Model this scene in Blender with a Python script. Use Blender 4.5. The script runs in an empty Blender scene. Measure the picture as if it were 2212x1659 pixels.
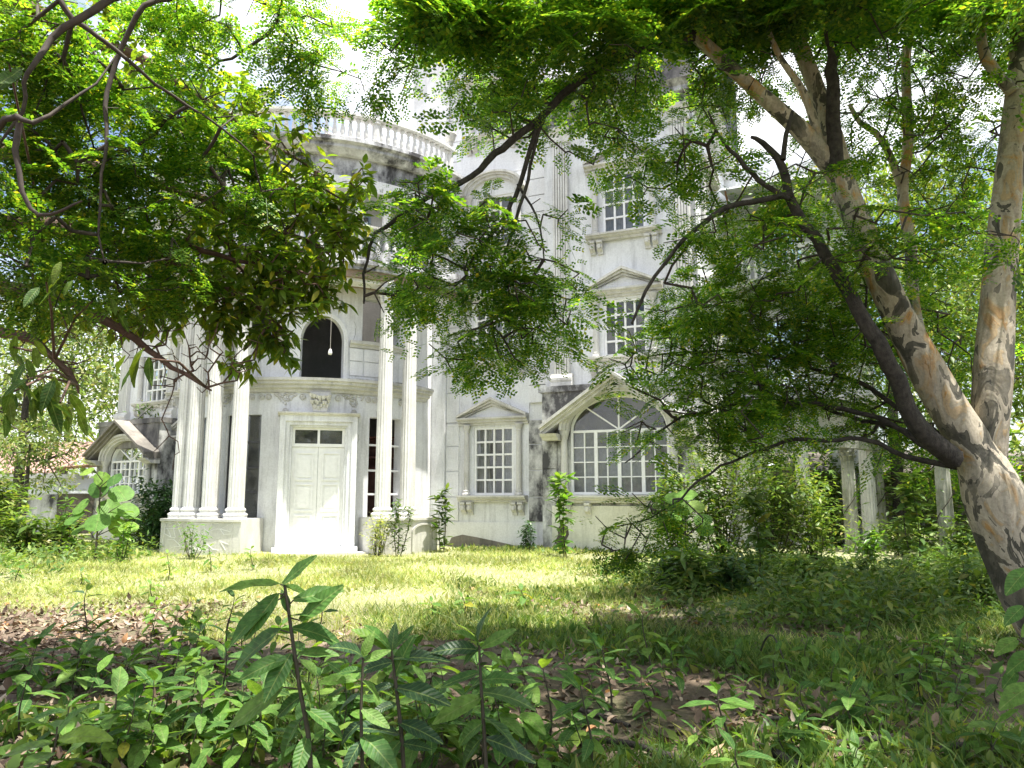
import bpy, bmesh, math, random
import numpy as np
from mathutils import Vector, Matrix
R = math.radians
random.seed(7); rng = np.random.default_rng(7)
scene = bpy.context.scene
COL = scene.collection

# ---------------------------------------------------------------- camera, sky, sun, exposure
CZ, PITCH, FPX = 1.45, R(8.3), 1661.0          # FPX: focal length for a 2212 x 1659 picture
cam = bpy.data.objects.new('camera', bpy.data.cameras.new('camera'))
COL.objects.link(cam)
cam.location = (0, 0, CZ); cam.rotation_euler = (R(90) + PITCH, 0, 0)
cam.data.sensor_width = 36; cam.data.lens = 36 * FPX / 2212
cam.data.clip_start = .05; cam.data.clip_end = 3000
scene.camera = cam
SUN_EL, SUN_AZ = R(76.5), R(55)                 # azimuth measured from the -Y axis towards +X
S = Vector((math.sin(SUN_AZ) * math.cos(SUN_EL), -math.cos(SUN_AZ) * math.cos(SUN_EL), math.sin(SUN_EL)))
world = bpy.data.worlds.new('World'); scene.world = world; world.use_nodes = True
wn, wl = world.node_tree.nodes, world.node_tree.links
wn.clear()
sky = wn.new('ShaderNodeTexSky'); sky.sky_type = 'NISHITA'; sky.sun_disc = False
sky.sun_elevation = SUN_EL; sky.sun_rotation = math.atan2(S.x, S.y); sky.altitude = 20; sky.dust_density = 2.5
tc = wn.new('ShaderNodeTexCoord'); mp = wn.new('ShaderNodeMapping'); mp.inputs['Scale'].default_value = (1, 1, 2.4); mp.inputs['Location'].default_value = (5, .5, 2); mp.inputs['Rotation'].default_value = (0, 0, R(31))
cn = wn.new('ShaderNodeTexNoise'); cn.inputs['Scale'].default_value = 1.9; cn.inputs['Detail'].default_value = 7; cn.inputs['Roughness'].default_value = .56
cr = wn.new('ShaderNodeValToRGB'); cr.color_ramp.elements[0].position = .41; cr.color_ramp.elements[1].position = .60
cm = wn.new('ShaderNodeMixRGB'); cm.inputs['Color2'].default_value = (8, 8.1, 8.4, 1)
bg = wn.new('ShaderNodeBackground'); bg.inputs['Strength'].default_value = .10
wo = wn.new('ShaderNodeOutputWorld')
wl.new(tc.outputs['Generated'], mp.inputs['Vector']); wl.new(mp.outputs['Vector'], cn.inputs['Vector'])
wl.new(cn.outputs['Fac'], cr.inputs['Fac']); wl.new(cr.outputs['Color'], cm.inputs['Fac'])
wl.new(sky.outputs['Color'], cm.inputs['Color1']); wl.new(cm.outputs['Color'], bg.inputs['Color']); wl.new(bg.outputs['Background'], wo.inputs['Surface'])
sl = bpy.data.lights.new('sun', 'SUN'); sl.energy = 5.0; sl.angle = R(.53); sl.color = (1, .955, .87)
sun = bpy.data.objects.new('sun', sl); COL.objects.link(sun)
sun.rotation_euler = S.to_track_quat('Z', 'Y').to_euler(); sun.location = (0, 0, 40)
vs = scene.view_settings; vs.view_transform = 'Standard'; vs.look = 'None'; vs.exposure = 1.42; vs.gamma = 1; vs.use_curve_mapping = False
scene.cycles.use_denoising = True
scene.cycles.adaptive_threshold = .018
scene.cycles.max_bounces = 4; scene.cycles.transparent_max_bounces = 12
scene.cycles.diffuse_bounces = 3; scene.cycles.transmission_bounces = 4
scene.cycles.sample_clamp_indirect = 8

def at(u, v, Y):                                # a point of the photograph (2212 px wide) at depth Y -> world
    x = (u - 1106) / FPX; y = (829.5 - v) / FPX
    d = Vector((x, math.cos(PITCH) - y * math.sin(PITCH), math.sin(PITCH) + y * math.cos(PITCH)))
    d *= Y / d.y
    return Vector((d.x, d.y, d.z + CZ))
def gz(x, y):                                   # height of the ground
    return .10 * min(max((y - 9) / 8, 0), 1) + .035 * math.sin(x * .9 + 1) * math.cos(y * .7) + .015 * math.sin(x * 2.3 + y * 1.9)

# ---------------------------------------------------------------- materials
MATS = {}
def nodes_of(name):
    m = bpy.data.materials.new(name); m.use_nodes = True
    n, l = m.node_tree.nodes, m.node_tree.links
    MATS[name] = m
    return m, n, l, n['Principled BSDF'], n['Material Output']
def noise(n, l, scale, detail=5, rough=.6, stretch=None, coord='Object', dist=0):
    t = n.new('ShaderNodeTexCoord'); x = n.new('ShaderNodeTexNoise')
    x.inputs['Scale'].default_value = scale; x.inputs['Detail'].default_value = detail; x.inputs['Roughness'].default_value = rough
    x.inputs['Distortion'].default_value = dist
    if stretch:
        q = n.new('ShaderNodeMapping'); q.inputs['Scale'].default_value = stretch
        l.new(t.outputs[coord], q.inputs['Vector']); l.new(q.outputs['Vector'], x.inputs['Vector'])
    else: l.new(t.outputs[coord], x.inputs['Vector'])
    return x.outputs['Fac']
def ramp(n, l, fac, stops, interp='LINEAR'):
    r = n.new('ShaderNodeValToRGB'); e = r.color_ramp.elements; r.color_ramp.interpolation = interp
    while len(e) < len(stops): e.new(.5)
    for k, (p, c) in zip(e, stops):
        k.position = p; k.color = (*c, 1) if len(c) == 3 else c
    l.new(fac, r.inputs['Fac']); return r.outputs['Color']
def mix(n, l, fac, a, b, mode='MIX'):
    m = n.new('ShaderNodeMixRGB'); m.blend_type = mode
    for s, v in (('Fac', fac), ('Color1', a), ('Color2', b)):
        if hasattr(v, 'node'): l.new(v, m.inputs[s])
        elif isinstance(v, (int, float)): m.inputs[s].default_value = v
        else: m.inputs[s].default_value = (*v, 1)
    return m.outputs['Color']
def bump(n, l, b, h, strength=.3, dist=.02):
    x = n.new('ShaderNodeBump'); x.inputs['Strength'].default_value = strength; x.inputs['Distance'].default_value = dist
    l.new(h, x.inputs['Height']); l.new(x.outputs['Normal'], b.inputs['Normal'])
G2 = lambda g: (g, g, g)
def plaster(name, base, dirt, lo=.46, hi=.78, streak=.5, mould=None, rough=.85, mc=.05):
    m, n, l, b, o = nodes_of(name)
    big = ramp(n, l, noise(n, l, .9, 6, .65), [(lo, G2(0)), (hi, G2(1))])
    c = mix(n, l, big, base, dirt)
    st = ramp(n, l, noise(n, l, 1.0, 5, .7, (5, 5, .55)), [(.5, G2(0)), (.8, G2(streak))])
    c = mix(n, l, st, c, tuple(k * .55 for k in dirt))
    fine = ramp(n, l, noise(n, l, 26, 3, .6), [(.35, G2(.86)), (.7, G2(1))])
    c = mix(n, l, 1, c, fine, 'MULTIPLY')
    if mould:
        mk = ramp(n, l, noise(n, l, .8, 8, .68, (1.3, 1.3, .8)), [(mould[0], G2(0)), (mould[1], G2(1))])
        c = mix(n, l, mk, c, (mc, mc * .98, mc * 1.02))
    l.new(c, b.inputs['Base Color']); b.inputs['Roughness'].default_value = rough
    bump(n, l, b, noise(n, l, 40, 4, .7), .25, .01)
    return m
plaster('plaster', (.80, .81, .825), (.60, .60, .605), .44, .78, .8)
plaster('panel', (.80, .805, .815), (.66, .65, .64), .5, .8, .4)
plaster('stained', (.72, .72, .70), (.48, .48, .45), .4, .7, .8, (.43, .57), mc=.06)
plaster('mouldy', (.5, .48, .44), (.25, .24, .22), .35, .6, .8, (.30, .60))
plaster('streaked', (.68, .69, .71), (.44, .44, .45), .4, .7, .9, (.46, .59))
plaster('frieze_stain', (.66, .67, .70), (.36, .36, .38), .36, .66, 1, (.42, .56))
plaster('stone', (.66, .65, .62), (.42, .41, .37), .42, .75, .7)
plaster('column', (.74, .735, .71), (.50, .49, .46), .43, .75, .75)
plaster('lowwall', (.72, .715, .62), (.50, .50, .38), .42, .75, .5)
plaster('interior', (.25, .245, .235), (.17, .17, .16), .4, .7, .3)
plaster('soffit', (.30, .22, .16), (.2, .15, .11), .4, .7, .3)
plaster('oldcolumn', (.42, .42, .37), (.16, .17, .12), .36, .58, 1)
plaster('darkstone', (.29, .265, .23), (.13, .12, .105), .38, .64, .8)
def simple(name, c, rough=.5, metal=0, var=.0, scale=6, emit=0):
    m, n, l, b, o = nodes_of(name)
    if var:
        f = ramp(n, l, noise(n, l, scale, 4, .6), [(.3, tuple(k * (1 - var) for k in c)), (.7, tuple(min(1, k * (1 + var)) for k in c))])
        l.new(f, b.inputs['Base Color'])
    else: b.inputs['Base Color'].default_value = (*c, 1)
    b.inputs['Roughness'].default_value = rough; b.inputs['Metallic'].default_value = metal
    if emit: b.inputs['Emission Color'].default_value = (*c, 1); b.inputs['Emission Strength'].default_value = emit
    return m
simple('white_paint', (.80, .80, .79), .45, 0, .06, 9)
simple('blue_paint', (.42, .56, .74), .5, 0, .1)
simple('dark_frame', (.07, .07, .075), .5)
simple('drain', (.035, .03, .03), .5, 0, .3)
simple('curtain', (.40, .395, .38), .9, 0, .3, 4)
simple('wood_shelf', (.16, .055, .035), .5, 0, .3)
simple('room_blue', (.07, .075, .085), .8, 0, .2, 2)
simple('cord', (.55, .52, .45), .7)
simple('bulb', (1, .97, .9), .3, 0, 0, 6, 6)
simple('lamp_white', (.8, .8, .8), .4)
simple('red_plastic', (.5, .06, .035), .45, 0, .15)
simple('red_roof', (.33, .21, .18), .8, 0, .3, 3)
simple('zinc', (.42, .45, .46), .45, .3, .15, 3)
simple('house_white', (.72, .74, .80), .8, 0, .1, 2)
simple('rust', (.22, .12, .06), .8, 0, .4)
simple('deadwood', (.042, .036, .030), .95, 0, .6, 18)
b_ = MATS['deadwood'].node_tree; bump(b_.nodes, b_.links, b_.nodes['Principled BSDF'], noise(b_.nodes, b_.links, 30, 5, .7, (1, 1, .35)), .9, .03)
simple('stem', (.045, .038, .022), .7, 0, .3, 20)
simple('twig', (.055, .042, .035), .85, 0, .4, 16)
simple('red_twig', (.11, .062, .045), .8, 0, .4, 16)
simple('blackwall', (.10, .085, .07), .95, 0, .6, 2)
m, n, l, b, o = nodes_of('glass')
gl = n.new('ShaderNodeBsdfGlossy'); gl.inputs['Roughness'].default_value = .03; gl.inputs['Color'].default_value = (.9, .93, .95, 1)
tr = n.new('ShaderNodeBsdfTransparent'); tr.inputs['Color'].default_value = (.72, .76, .77, 1)
fr = n.new('ShaderNodeFresnel'); fr.inputs['IOR'].default_value = 1.45
fm = n.new('ShaderNodeMath'); fm.operation = 'MULTIPLY_ADD'; fm.inputs[1].default_value = 1.0; fm.inputs[2].default_value = .03
mx = n.new('ShaderNodeMixShader'); l.new(fr.outputs[0], fm.inputs[0]); l.new(fm.outputs[0], mx.inputs[0])
l.new(tr.outputs[0], mx.inputs[1]); l.new(gl.outputs[0], mx.inputs[2])
df = n.new('ShaderNodeBsdfDiffuse'); df.inputs['Color'].default_value = (.42, .41, .38, 1); m2 = n.new('ShaderNodeMixShader')
l.new(ramp(n, l, noise(n, l, 2.2, 6, .7), [(.35, G2(.02)), (.75, G2(.35))]), m2.inputs[0]); l.new(mx.outputs[0], m2.inputs[1]); l.new(df.outputs[0], m2.inputs[2]); l.new(m2.outputs[0], o.inputs['Surface'])
# flaking, mottled bark of the leaning tree
m, n, l, b, o = nodes_of('bark')
patch = noise(n, l, 5.0, 3, .55, (1, 1, .55), dist=.9)
c = ramp(n, l, patch, [(.0, (.07, .066, .05)), (.40, (.115, .105, .08)), (.455, (.47, .41, .32)), (.53, (.39, .335, .25)), (.57, (.45, .33, .19)), (.63, (.46, .26, .09)), (.70, (.33, .20, .09))], 'CONSTANT')
e1 = ramp(n, l, patch, [(.442, G2(1)), (.454, G2(.45)), (.456, G2(1)), (.47, G2(1))]); c = mix(n, l, 1, c, e1, 'MULTIPLY')
c2 = ramp(n, l, noise(n, l, 11, 4, .6, (1, 1, .4), dist=1), [(.38, (.06, .055, .045)), (.40, (.40, .36, .29)), (.62, (.34, .29, .21))], 'LINEAR')
c = mix(n, l, ramp(n, l, noise(n, l, 1.3, 2), [(.50, G2(0)), (.66, G2(.7))]), c, c2)
st = ramp(n, l, noise(n, l, 3, 5, .7, (5, 5, .5)), [(.45, G2(1)), (.75, G2(.5))]); c = mix(n, l, 1, c, st, 'MULTIPLY')
fine = ramp(n, l, noise(n, l, 45, 4, .7), [(.3, G2(.72)), (.7, G2(1.05))]); c = mix(n, l, 1, c, fine, 'MULTIPLY')
l.new(c, b.inputs['Base Color']); b.inputs['Roughness'].default_value = .8
bump(n, l, b, patch, .5, .05)
def leafmat(name, stops, trans=.42, rough=.42, tint=(1.25, 1.25, .45), spec=.35):
    m, n, l, b, o = nodes_of(name)
    g = n.new('ShaderNodeNewGeometry')
    c = ramp(n, l, g.outputs['Random Per Island'], stops)
    lo = ramp(n, l, noise(n, l, .9, 3, .5), [(.35, G2(.65)), (.65, G2(1.35))]); c = mix(n, l, 1, c, lo, 'MULTIPLY')
    l.new(c, b.inputs['Base Color']); b.inputs['Roughness'].default_value = rough; b.inputs['Specular IOR Level'].default_value = spec
    t = n.new('ShaderNodeBsdfTranslucent'); tcol = mix(n, l, 1, c, tint, 'MULTIPLY'); l.new(tcol, t.inputs['Color'])
    a = n.new('ShaderNodeAddShader') if False else n.new('ShaderNodeMixShader')
    a.inputs[0].default_value = trans; l.new(b.outputs[0], a.inputs[1]); l.new(t.outputs[0], a.inputs[2]); l.new(a.outputs[0], o.inputs['Surface'])
    return m
leafmat('fern_leaf', [(0, (.035, .10, .02)), (.45, (.085, .195, .026)), (.85, (.18, .29, .035)), (.97, (.28, .34, .05)), (1, (.40, .34, .04))], .58, tint=(1.95, 1.9, .6))
leafmat('broad_leaf', [(0, (.07, .14, .022)), (.5, (.12, .20, .028)), (.9, (.20, .27, .032)), (1, (.36, .33, .04))], .55, .38, tint=(2.0, 1.9, .55), spec=.45)
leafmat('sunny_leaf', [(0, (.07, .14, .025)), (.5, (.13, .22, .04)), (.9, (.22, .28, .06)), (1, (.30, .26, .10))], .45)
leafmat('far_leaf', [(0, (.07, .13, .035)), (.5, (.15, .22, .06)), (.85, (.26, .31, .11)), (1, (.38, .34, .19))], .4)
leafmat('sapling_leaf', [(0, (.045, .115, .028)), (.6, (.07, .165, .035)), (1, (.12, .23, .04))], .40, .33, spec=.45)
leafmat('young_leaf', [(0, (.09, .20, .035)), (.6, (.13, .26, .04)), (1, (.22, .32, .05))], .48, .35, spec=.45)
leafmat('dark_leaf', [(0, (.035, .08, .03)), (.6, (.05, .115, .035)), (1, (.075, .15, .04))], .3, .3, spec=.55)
leafmat('grass_leaf', [(0, (.20, .27, .08)), (.45, (.33, .39, .14)), (.8, (.45, .46, .21)), (1, (.54, .50, .30))], .45, .6)
leafmat('weed_leaf', [(0, (.06, .13, .03)), (.5, (.11, .19, .04)), (.9, (.19, .26, .06)), (1, (.30, .29, .08))], .42, .5)
leafmat('litter', [(0, (.07, .045, .03)), (.35, (.15, .10, .07)), (.7, (.25, .185, .135)), (.93, (.38, .31, .24)), (1, (.40, .18, .05))], .12, .75, (1, .9, .7))
leafmat('yellow_leaf', [(0, (.42, .26, .02)), (1, (.55, .36, .03))], .4)
leafmat('flower', [(0, (.55, .09, .02)), (1, (.65, .20, .03))], .4)
def veined(name, stops, trans=.38, rough=.5, tint=(1.25, 1.25, .45), spec=.25):
    m, n, l, b, o = nodes_of(name)
    oi = n.new('ShaderNodeObjectInfo'); c = ramp(n, l, oi.outputs['Random'], stops)
    t = n.new('ShaderNodeTexCoord'); sp_ = n.new('ShaderNodeSeparateXYZ'); l.new(t.outputs['Object'], sp_.inputs[0])
    def mth(op, a, b_=None):
        q = n.new('ShaderNodeMath'); q.operation = op
        for i, v in enumerate((a, b_)):
            if v is None: continue
            if hasattr(v, 'node'): l.new(v, q.inputs[i])
            else: q.inputs[i].default_value = v
        return q.outputs[0]
    ay = mth('ABSOLUTE', sp_.outputs['Y']); w = mth('SINE', mth('MULTIPLY', mth('SUBTRACT', sp_.outputs['X'], mth('MULTIPLY', ay, .9)), 58.0))
    side = ramp(n, l, w, [(.86, G2(0)), (.99, G2(.28))]); mid = ramp(n, l, ay, [(.006, G2(.8)), (.016, G2(0))])
    v_ = mix(n, l, 1, side, mid, 'LIGHTEN'); c = mix(n, l, v_, c, (.22, .30, .09))
    bl = ramp(n, l, noise(n, l, 5, 4, .65), [(.35, G2(.65)), (.65, G2(1.15))]); c = mix(n, l, 1, c, bl, 'MULTIPLY')
    spots = ramp(n, l, noise(n, l, 13, 2, .5), [(.70, G2(0)), (.74, G2(.7))]); c = mix(n, l, spots, c, (.12, .10, .03))
    l.new(c, b.inputs['Base Color']); b.inputs['Roughness'].default_value = rough; b.inputs['Specular IOR Level'].default_value = spec
    bump(n, l, b, mix(n, l, .5, w, v_), .2, .015)
    t2 = n.new('ShaderNodeBsdfTranslucent'); l.new(mix(n, l, 1, c, tint, 'MULTIPLY'), t2.inputs['Color'])
    a = n.new('ShaderNodeMixShader'); a.inputs[0].default_value = trans; l.new(b.outputs[0], a.inputs[1]); l.new(t2.outputs[0], a.inputs[2]); l.new(a.outputs[0], o.inputs['Surface'])
veined('sapling_vein', [(0, (.05, .13, .03)), (.6, (.085, .19, .04)), (1, (.15, .26, .05))])
veined('young_vein', [(0, (.10, .22, .04)), (.6, (.15, .29, .05)), (.97, (.24, .36, .06)), (1, (.45, .36, .04))], .45)
veined('dark_vein', [(0, (.03, .07, .03)), (.6, (.042, .10, .035)), (1, (.07, .14, .04))], .28, .45, spec=.35)
veined('broad_vein', [(0, (.05, .11, .022)), (.55, (.09, .16, .025)), (1, (.15, .21, .03))], .45)
m, n, l, b, o = nodes_of('soil')
c = ramp(n, l, noise(n, l, 1.6, 8, .7), [(.3, (.075, .05, .034)), (.5, (.125, .09, .06)), (.7, (.20, .15, .105))])
c = mix(n, l, ramp(n, l, noise(n, l, .5, 4, .6), [(.48, G2(0)), (.62, G2(.55))]), c, (.075, .095, .03))
sx = n.new('ShaderNodeSeparateXYZ'); t = n.new('ShaderNodeTexCoord'); l.new(t.outputs['Object'], sx.inputs[0])
mr = n.new('ShaderNodeMapRange'); mr.inputs['From Min'].default_value = 8.2; mr.inputs['From Max'].default_value = 11.5; l.new(sx.outputs['Y'], mr.inputs['Value'])
lawnc = ramp(n, l, noise(n, l, 3, 6, .7), [(.3, (.24, .27, .12)), (.7, (.45, .43, .25))])
c = mix(n, l, mr.outputs[0], c, lawnc)
c = mix(n, l, 1, c, ramp(n, l, noise(n, l, 30, 4, .7), [(.3, G2(.6)), (.7, G2(1.1))]), 'MULTIPLY')
l.new(c, b.inputs['Base Color']); b.inputs['Roughness'].default_value = .95; bump(n, l, b, noise(n, l, 14, 6, .7), .8, .04)

# ---------------------------------------------------------------- object helpers
WL = {}
def link(o, parent=None, wloc=(0, 0, 0)):
    COL.objects.link(o); WL[o.name] = Vector(wloc)
    if parent: o.parent = parent; o.location = Vector(wloc) - WL[parent.name]
    else: o.location = wloc
    return o
def empty(name, loc, parent=None):
    o = bpy.data.objects.new(name, None); o.empty_display_size = .2
    return link(o, parent, loc)
def tag(o, label, cat, group=None):
    o['label'] = label; o['category'] = cat
    if group: o['group'] = group
    return o
def np_mesh(name, V, F, mat, smooth=False):
    me = bpy.data.meshes.new(name); V = np.asarray(V, np.float32); F = np.asarray(F, np.int32)
    me.vertices.add(len(V)); me.vertices.foreach_set('co', V.ravel())
    me.loops.add(F.size); me.loops.foreach_set('vertex_index', F.ravel())
    me.polygons.add(len(F)); me.polygons.foreach_set('loop_start', np.arange(len(F), dtype=np.int32) * F.shape[1])
    me.polygons.foreach_set('loop_total', np.full(len(F), F.shape[1], np.int32))
    if smooth: me.polygons.foreach_set('use_smooth', np.ones(len(F), bool))
    me.update(calc_edges=True); me.materials.append(MATS[mat]); return me
class MB:
    def __init__(s): s.v = []; s.f = []
    def add(s, vs, fs):
        k = len(s.v); s.v += [tuple(v) for v in vs]; s.f += [tuple(i + k for i in f) for f in fs]; return s
    def sweep(s, T, prof, a, b, n=1):           # closed outline (d, z) drawn along s from a to b
        P = len(prof); vs = []; fs = []
        for i in range(n + 1):
            t = a + (b - a) * i / n
            vs += [T(t, d, z) for d, z in prof]
        for i in range(n):
            for j in range(P): fs.append((i * P + j, i * P + (j + 1) % P, (i + 1) * P + (j + 1) % P, (i + 1) * P + j))
        fs += [tuple(range(P)), tuple(n * P + j for j in reversed(range(P)))]
        return s.add(vs, fs)
    def box(s, T, a, b, d0, d1, z0, z1, n=1): return s.sweep(T, [(d0, z0), (d1, z0), (d1, z1), (d0, z1)], a, b, n)
    def prism(s, T, poly, d0, d1):              # outline (s, z) given depth d0..d1
        P = len(poly); vs = [T(x, d0, z) for x, z in poly] + [T(x, d1, z) for x, z in poly]
        fs = [tuple(range(P)), tuple(P + j for j in reversed(range(P)))] + [(j, (j + 1) % P, P + (j + 1) % P, P + j) for j in range(P)]
        return s.add(vs, fs)
    def strip(s, T, outer, inner, d0, d1):      # band between two open outlines with equal counts
        for i in range(len(outer) - 1): s.prism(T, [outer[i], outer[i + 1], inner[i + 1], inner[i]], d0, d1)
        return s
    def lathe(s, c, prof, n=16, flute=0):
        P = len(prof); vs = []; fs = []
        for r, z in prof:
            for k in range(n):
                a = 2 * math.pi * k / n; q = r * (1 - (flute if k % 2 else 0)); vs.append((c[0] + q * math.cos(a), c[1] + q * math.sin(a), c[2] + z))
        for i in range(P - 1):
            for k in range(n): fs.append((i * n + k, i * n + (k + 1) % n, (i + 1) * n + (k + 1) % n, (i + 1) * n + k))
        fs += [tuple(reversed(range(n))), tuple((P - 1) * n + k for k in range(n))]
        return s.add(vs, fs)
    def mesh(s, name, mat, smooth=False):
        me = bpy.data.meshes.new(name); bm = bmesh.new()
        vv = [bm.verts.new(v) for v in s.v]
        for f in s.f:
            try: bm.faces.new([vv[i] for i in f])
            except ValueError: pass
        bmesh.ops.recalc_face_normals(bm, faces=bm.faces)
        if smooth:
            for f in bm.faces: f.smooth = True
        bm.to_mesh(me); bm.free(); me.materials.append(MATS[mat]); return me
    def build(s, name, mat, parent=None, smooth=False): return link(bpy.data.objects.new(name, s.mesh(name, mat, smooth)), parent)
def inst(me, name, parent, wloc, rz=0, sc=1):
    o = bpy.data.objects.new(name, me); link(o, parent, wloc); o.rotation_euler = (0, 0, rz); o.scale = (sc, sc, sc); return o
def flat(o, a):                                 # facade frame: s to the right, d outwards, z up
    ca, sa = math.cos(a), math.sin(a)
    return lambda s, d, z: Vector((o[0] + s * ca - d * sa, o[1] - s * sa - d * ca, z))
def polar(o):                                   # round frame: s = degrees from facing the camera, d = radius
    return lambda s, d, z: Vector((o[0] + d * math.sin(R(s)), o[1] - d * math.cos(R(s)), z))
def cut_wall(T, s0, s1, d0, d1, z0, z1, holes, mat, parent, step=None, name='wall'):
    mb = MB(); zs = sorted({z0, z1, *[min(max(h[k], z0), z1) for h in holes for k in (2, 3)]})
    for za, zb in zip(zs, zs[1:]):
        zm = (za + zb) / 2; hs = sorted((h[0], h[1]) for h in holes if h[2] < zm < h[3]); cur = s0
        for a, b_ in hs + [(s1, s1)]:
            if a > cur + 1e-5: mb.box(T, cur, a, d0, d1, za, zb, max(1, int((a - cur) / step)) if step else 1)
            cur = max(cur, b_)
    return mb.build(name, mat, parent)

# ---------------------------------------------------------------- ground
def ground():
    xs = np.concatenate([[-900, -300, -120, -60], np.arange(-34, 34.1, .5), [60, 120, 300, 900]])
    ys = np.concatenate([[-300, -90, -30], np.arange(-6, 45.1, .5), [70, 140, 400, 1500]])
    V = [(x, y, gz(x, y) if abs(x) < 40 and -8 < y < 50 else .0) for y in ys for x in xs]
    nx = len(xs); F = [(j * nx + i, j * nx + i + 1, (j + 1) * nx + i + 1, (j + 1) * nx + i) for j in range(len(ys) - 1) for i in range(nx - 1)]
    o = link(bpy.data.objects.new('ground', np_mesh('ground', V, F, 'soil', True))); o['kind'] = 'structure'
ground()

# ---------------------------------------------------------------- the mansion
DO = (-5.7, 22.6); AX = 13.0                    # centre of the round porch, direction its door faces
TD = polar(DO)
AR, OR_ = R(24), (-2.2, 21.6); TR = flat(OR_, AR)
AL, OL = R(33), (-9.3, 23.3); TL = flat(OL, AL)
man = tag(empty('mansion', TD(AX, 3.6, .1)), 'large weathered white mansion with round columned porch and pedimented windows', 'mansion')

def shaft_mesh(r0, r1, h, flutes=16, mat='column'):
    prof = [(r0 * 1.0, 0), (r0, h * .12), (r0 * .99, h * .33), (r0 + (r1 - r0) * .55, h * .7), (r1, h)]
    return MB().lathe((0, 0, 0), prof, flutes * 2, .11 if mat == 'oldcolumn' else .085).mesh('shaft', mat)
def base_mesh(r, h, mat='column'):
    p = [(r * 1.42, 0), (r * 1.42, h * .18), (r * 1.35, h * .20), (r * 1.46, h * .3), (r * 1.46, h * .42), (r * 1.30, h * .5), (r * 1.14, h * .56), (r * 1.12, h * .66), (r * 1.24, h * .74), (r * 1.24, h * .86), (r * 1.05, h)]
    return MB().lathe((0, 0, 0), p, 24).mesh('base', mat, True)
def capital_mesh(r, h, mat='column'):
    mb = MB().lathe((0, 0, 0), [(r * 1.08, 0), (r * 1.08, h * .05), (r * .95, h * .07), (r * 1.0, h * .5), (r * 1.3, h * .86)], 20)
    for row, (z0, z1, k, off) in enumerate(((0.05, .45, 8, 0), (.3, .74, 8, .5), (.55, .9, 4, .25))):
        for i in range(k):                      # curled leaves
            a = 2 * math.pi * (i + off) / k; w = r * .42 if row < 2 else r * .34
            ca, sa = math.cos(a), math.sin(a); pts = []
            for t, q in ((0, 1.02), (.35, 1.10), (.7, 1.20), (.92, 1.46 if row < 2 else 1.75), (1.0, 1.52 if row < 2 else 1.85), (.86, 1.56 if row < 2 else 1.86)):
                z = h * (z0 + (z1 - z0) * t); ww = w * (1 - .35 * abs(t - .45))
                for sgn, dr in ((-1, -.05), (0, .07), (1, -.05)):
                    rr = r * (q + dr); pts.append((rr * ca - sgn * ww * sa * .9, rr * sa + sgn * ww * ca * .9, z))
            mb.add(pts, [(j * 3 + m_, j * 3 + m_ + 1, j * 3 + m_ + 4, j * 3 + m_ + 3) for j in range(5) for m_ in (0, 1)])
    for z0, z1, q in ((.88, .94, 1.62), (.942, 1.0, 1.75)):
        P = [(q * r * math.cos(a), q * r * math.sin(a)) for a in [math.pi / 4 + k * math.pi / 2 for k in range(4)]]; ring = []
        for k in range(4):
            A, B = P[k], P[(k + 1) % 4]; ring += [A, ((A[0] + B[0]) * .44, (A[1] + B[1]) * .44)]
        mb.add([(x, y, h * z0) for x, y in ring] + [(x, y, h * z1) for x, y in ring], [tuple(range(8)), tuple(8 + k for k in reversed(range(8)))] + [(k, (k + 1) % 8, 8 + (k + 1) % 8, 8 + k) for k in range(8)])
    return mb.mesh('capital', mat, True)
SIL = [(0, 0), (.10, 0), (.12, .03), (.12, .05), (.20, .09), (.20, .12), (.25, .13), (.25, .18), (0, .18)]  # moulded sill outline
COR = [(0, 0), (.06, 0), (.06, .05), (.13, .07), (.13, .11), (.22, .15), (.22, .20), (0, .20)]
COL_MESH = {}
def colonnette(T, a, s, d, z0, z1, r, parent, mat='stone'):
    k = ('c', round(z1 - z0, 2), r, mat)
    if k not in COL_MESH: COL_MESH[k] = (shaft_mesh(r, r * .86, z1 - z0 - .34, 8, mat), base_mesh(r, .14, mat), capital_mesh(r * .9, .2, mat))
    ms, mbm, mc = COL_MESH[k]; p = T(s, d, z0)
    c = inst(ms, 'colonnette', parent, p + Vector((0, 0, .14)), -a)
    return c
def bracket(T, s, d, z, parent, mat='stone'):
    mb = MB(); mb.sweep(lambda t, x, y: T(s + t, d + x, z + y), [(0, 0), (.20, 0), (.20, -.05), (.15, -.08), (.17, -.16), (.13, -.22), (.06, -.27), (.05, -.33), (0, -.33)], -.07, .07)
    mb.box(lambda t, x, y: T(s + t, d + x, z + y), -.035, .035, 0, .19, -.2, -.09)
    return mb.build('bracket', mat, parent)
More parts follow.
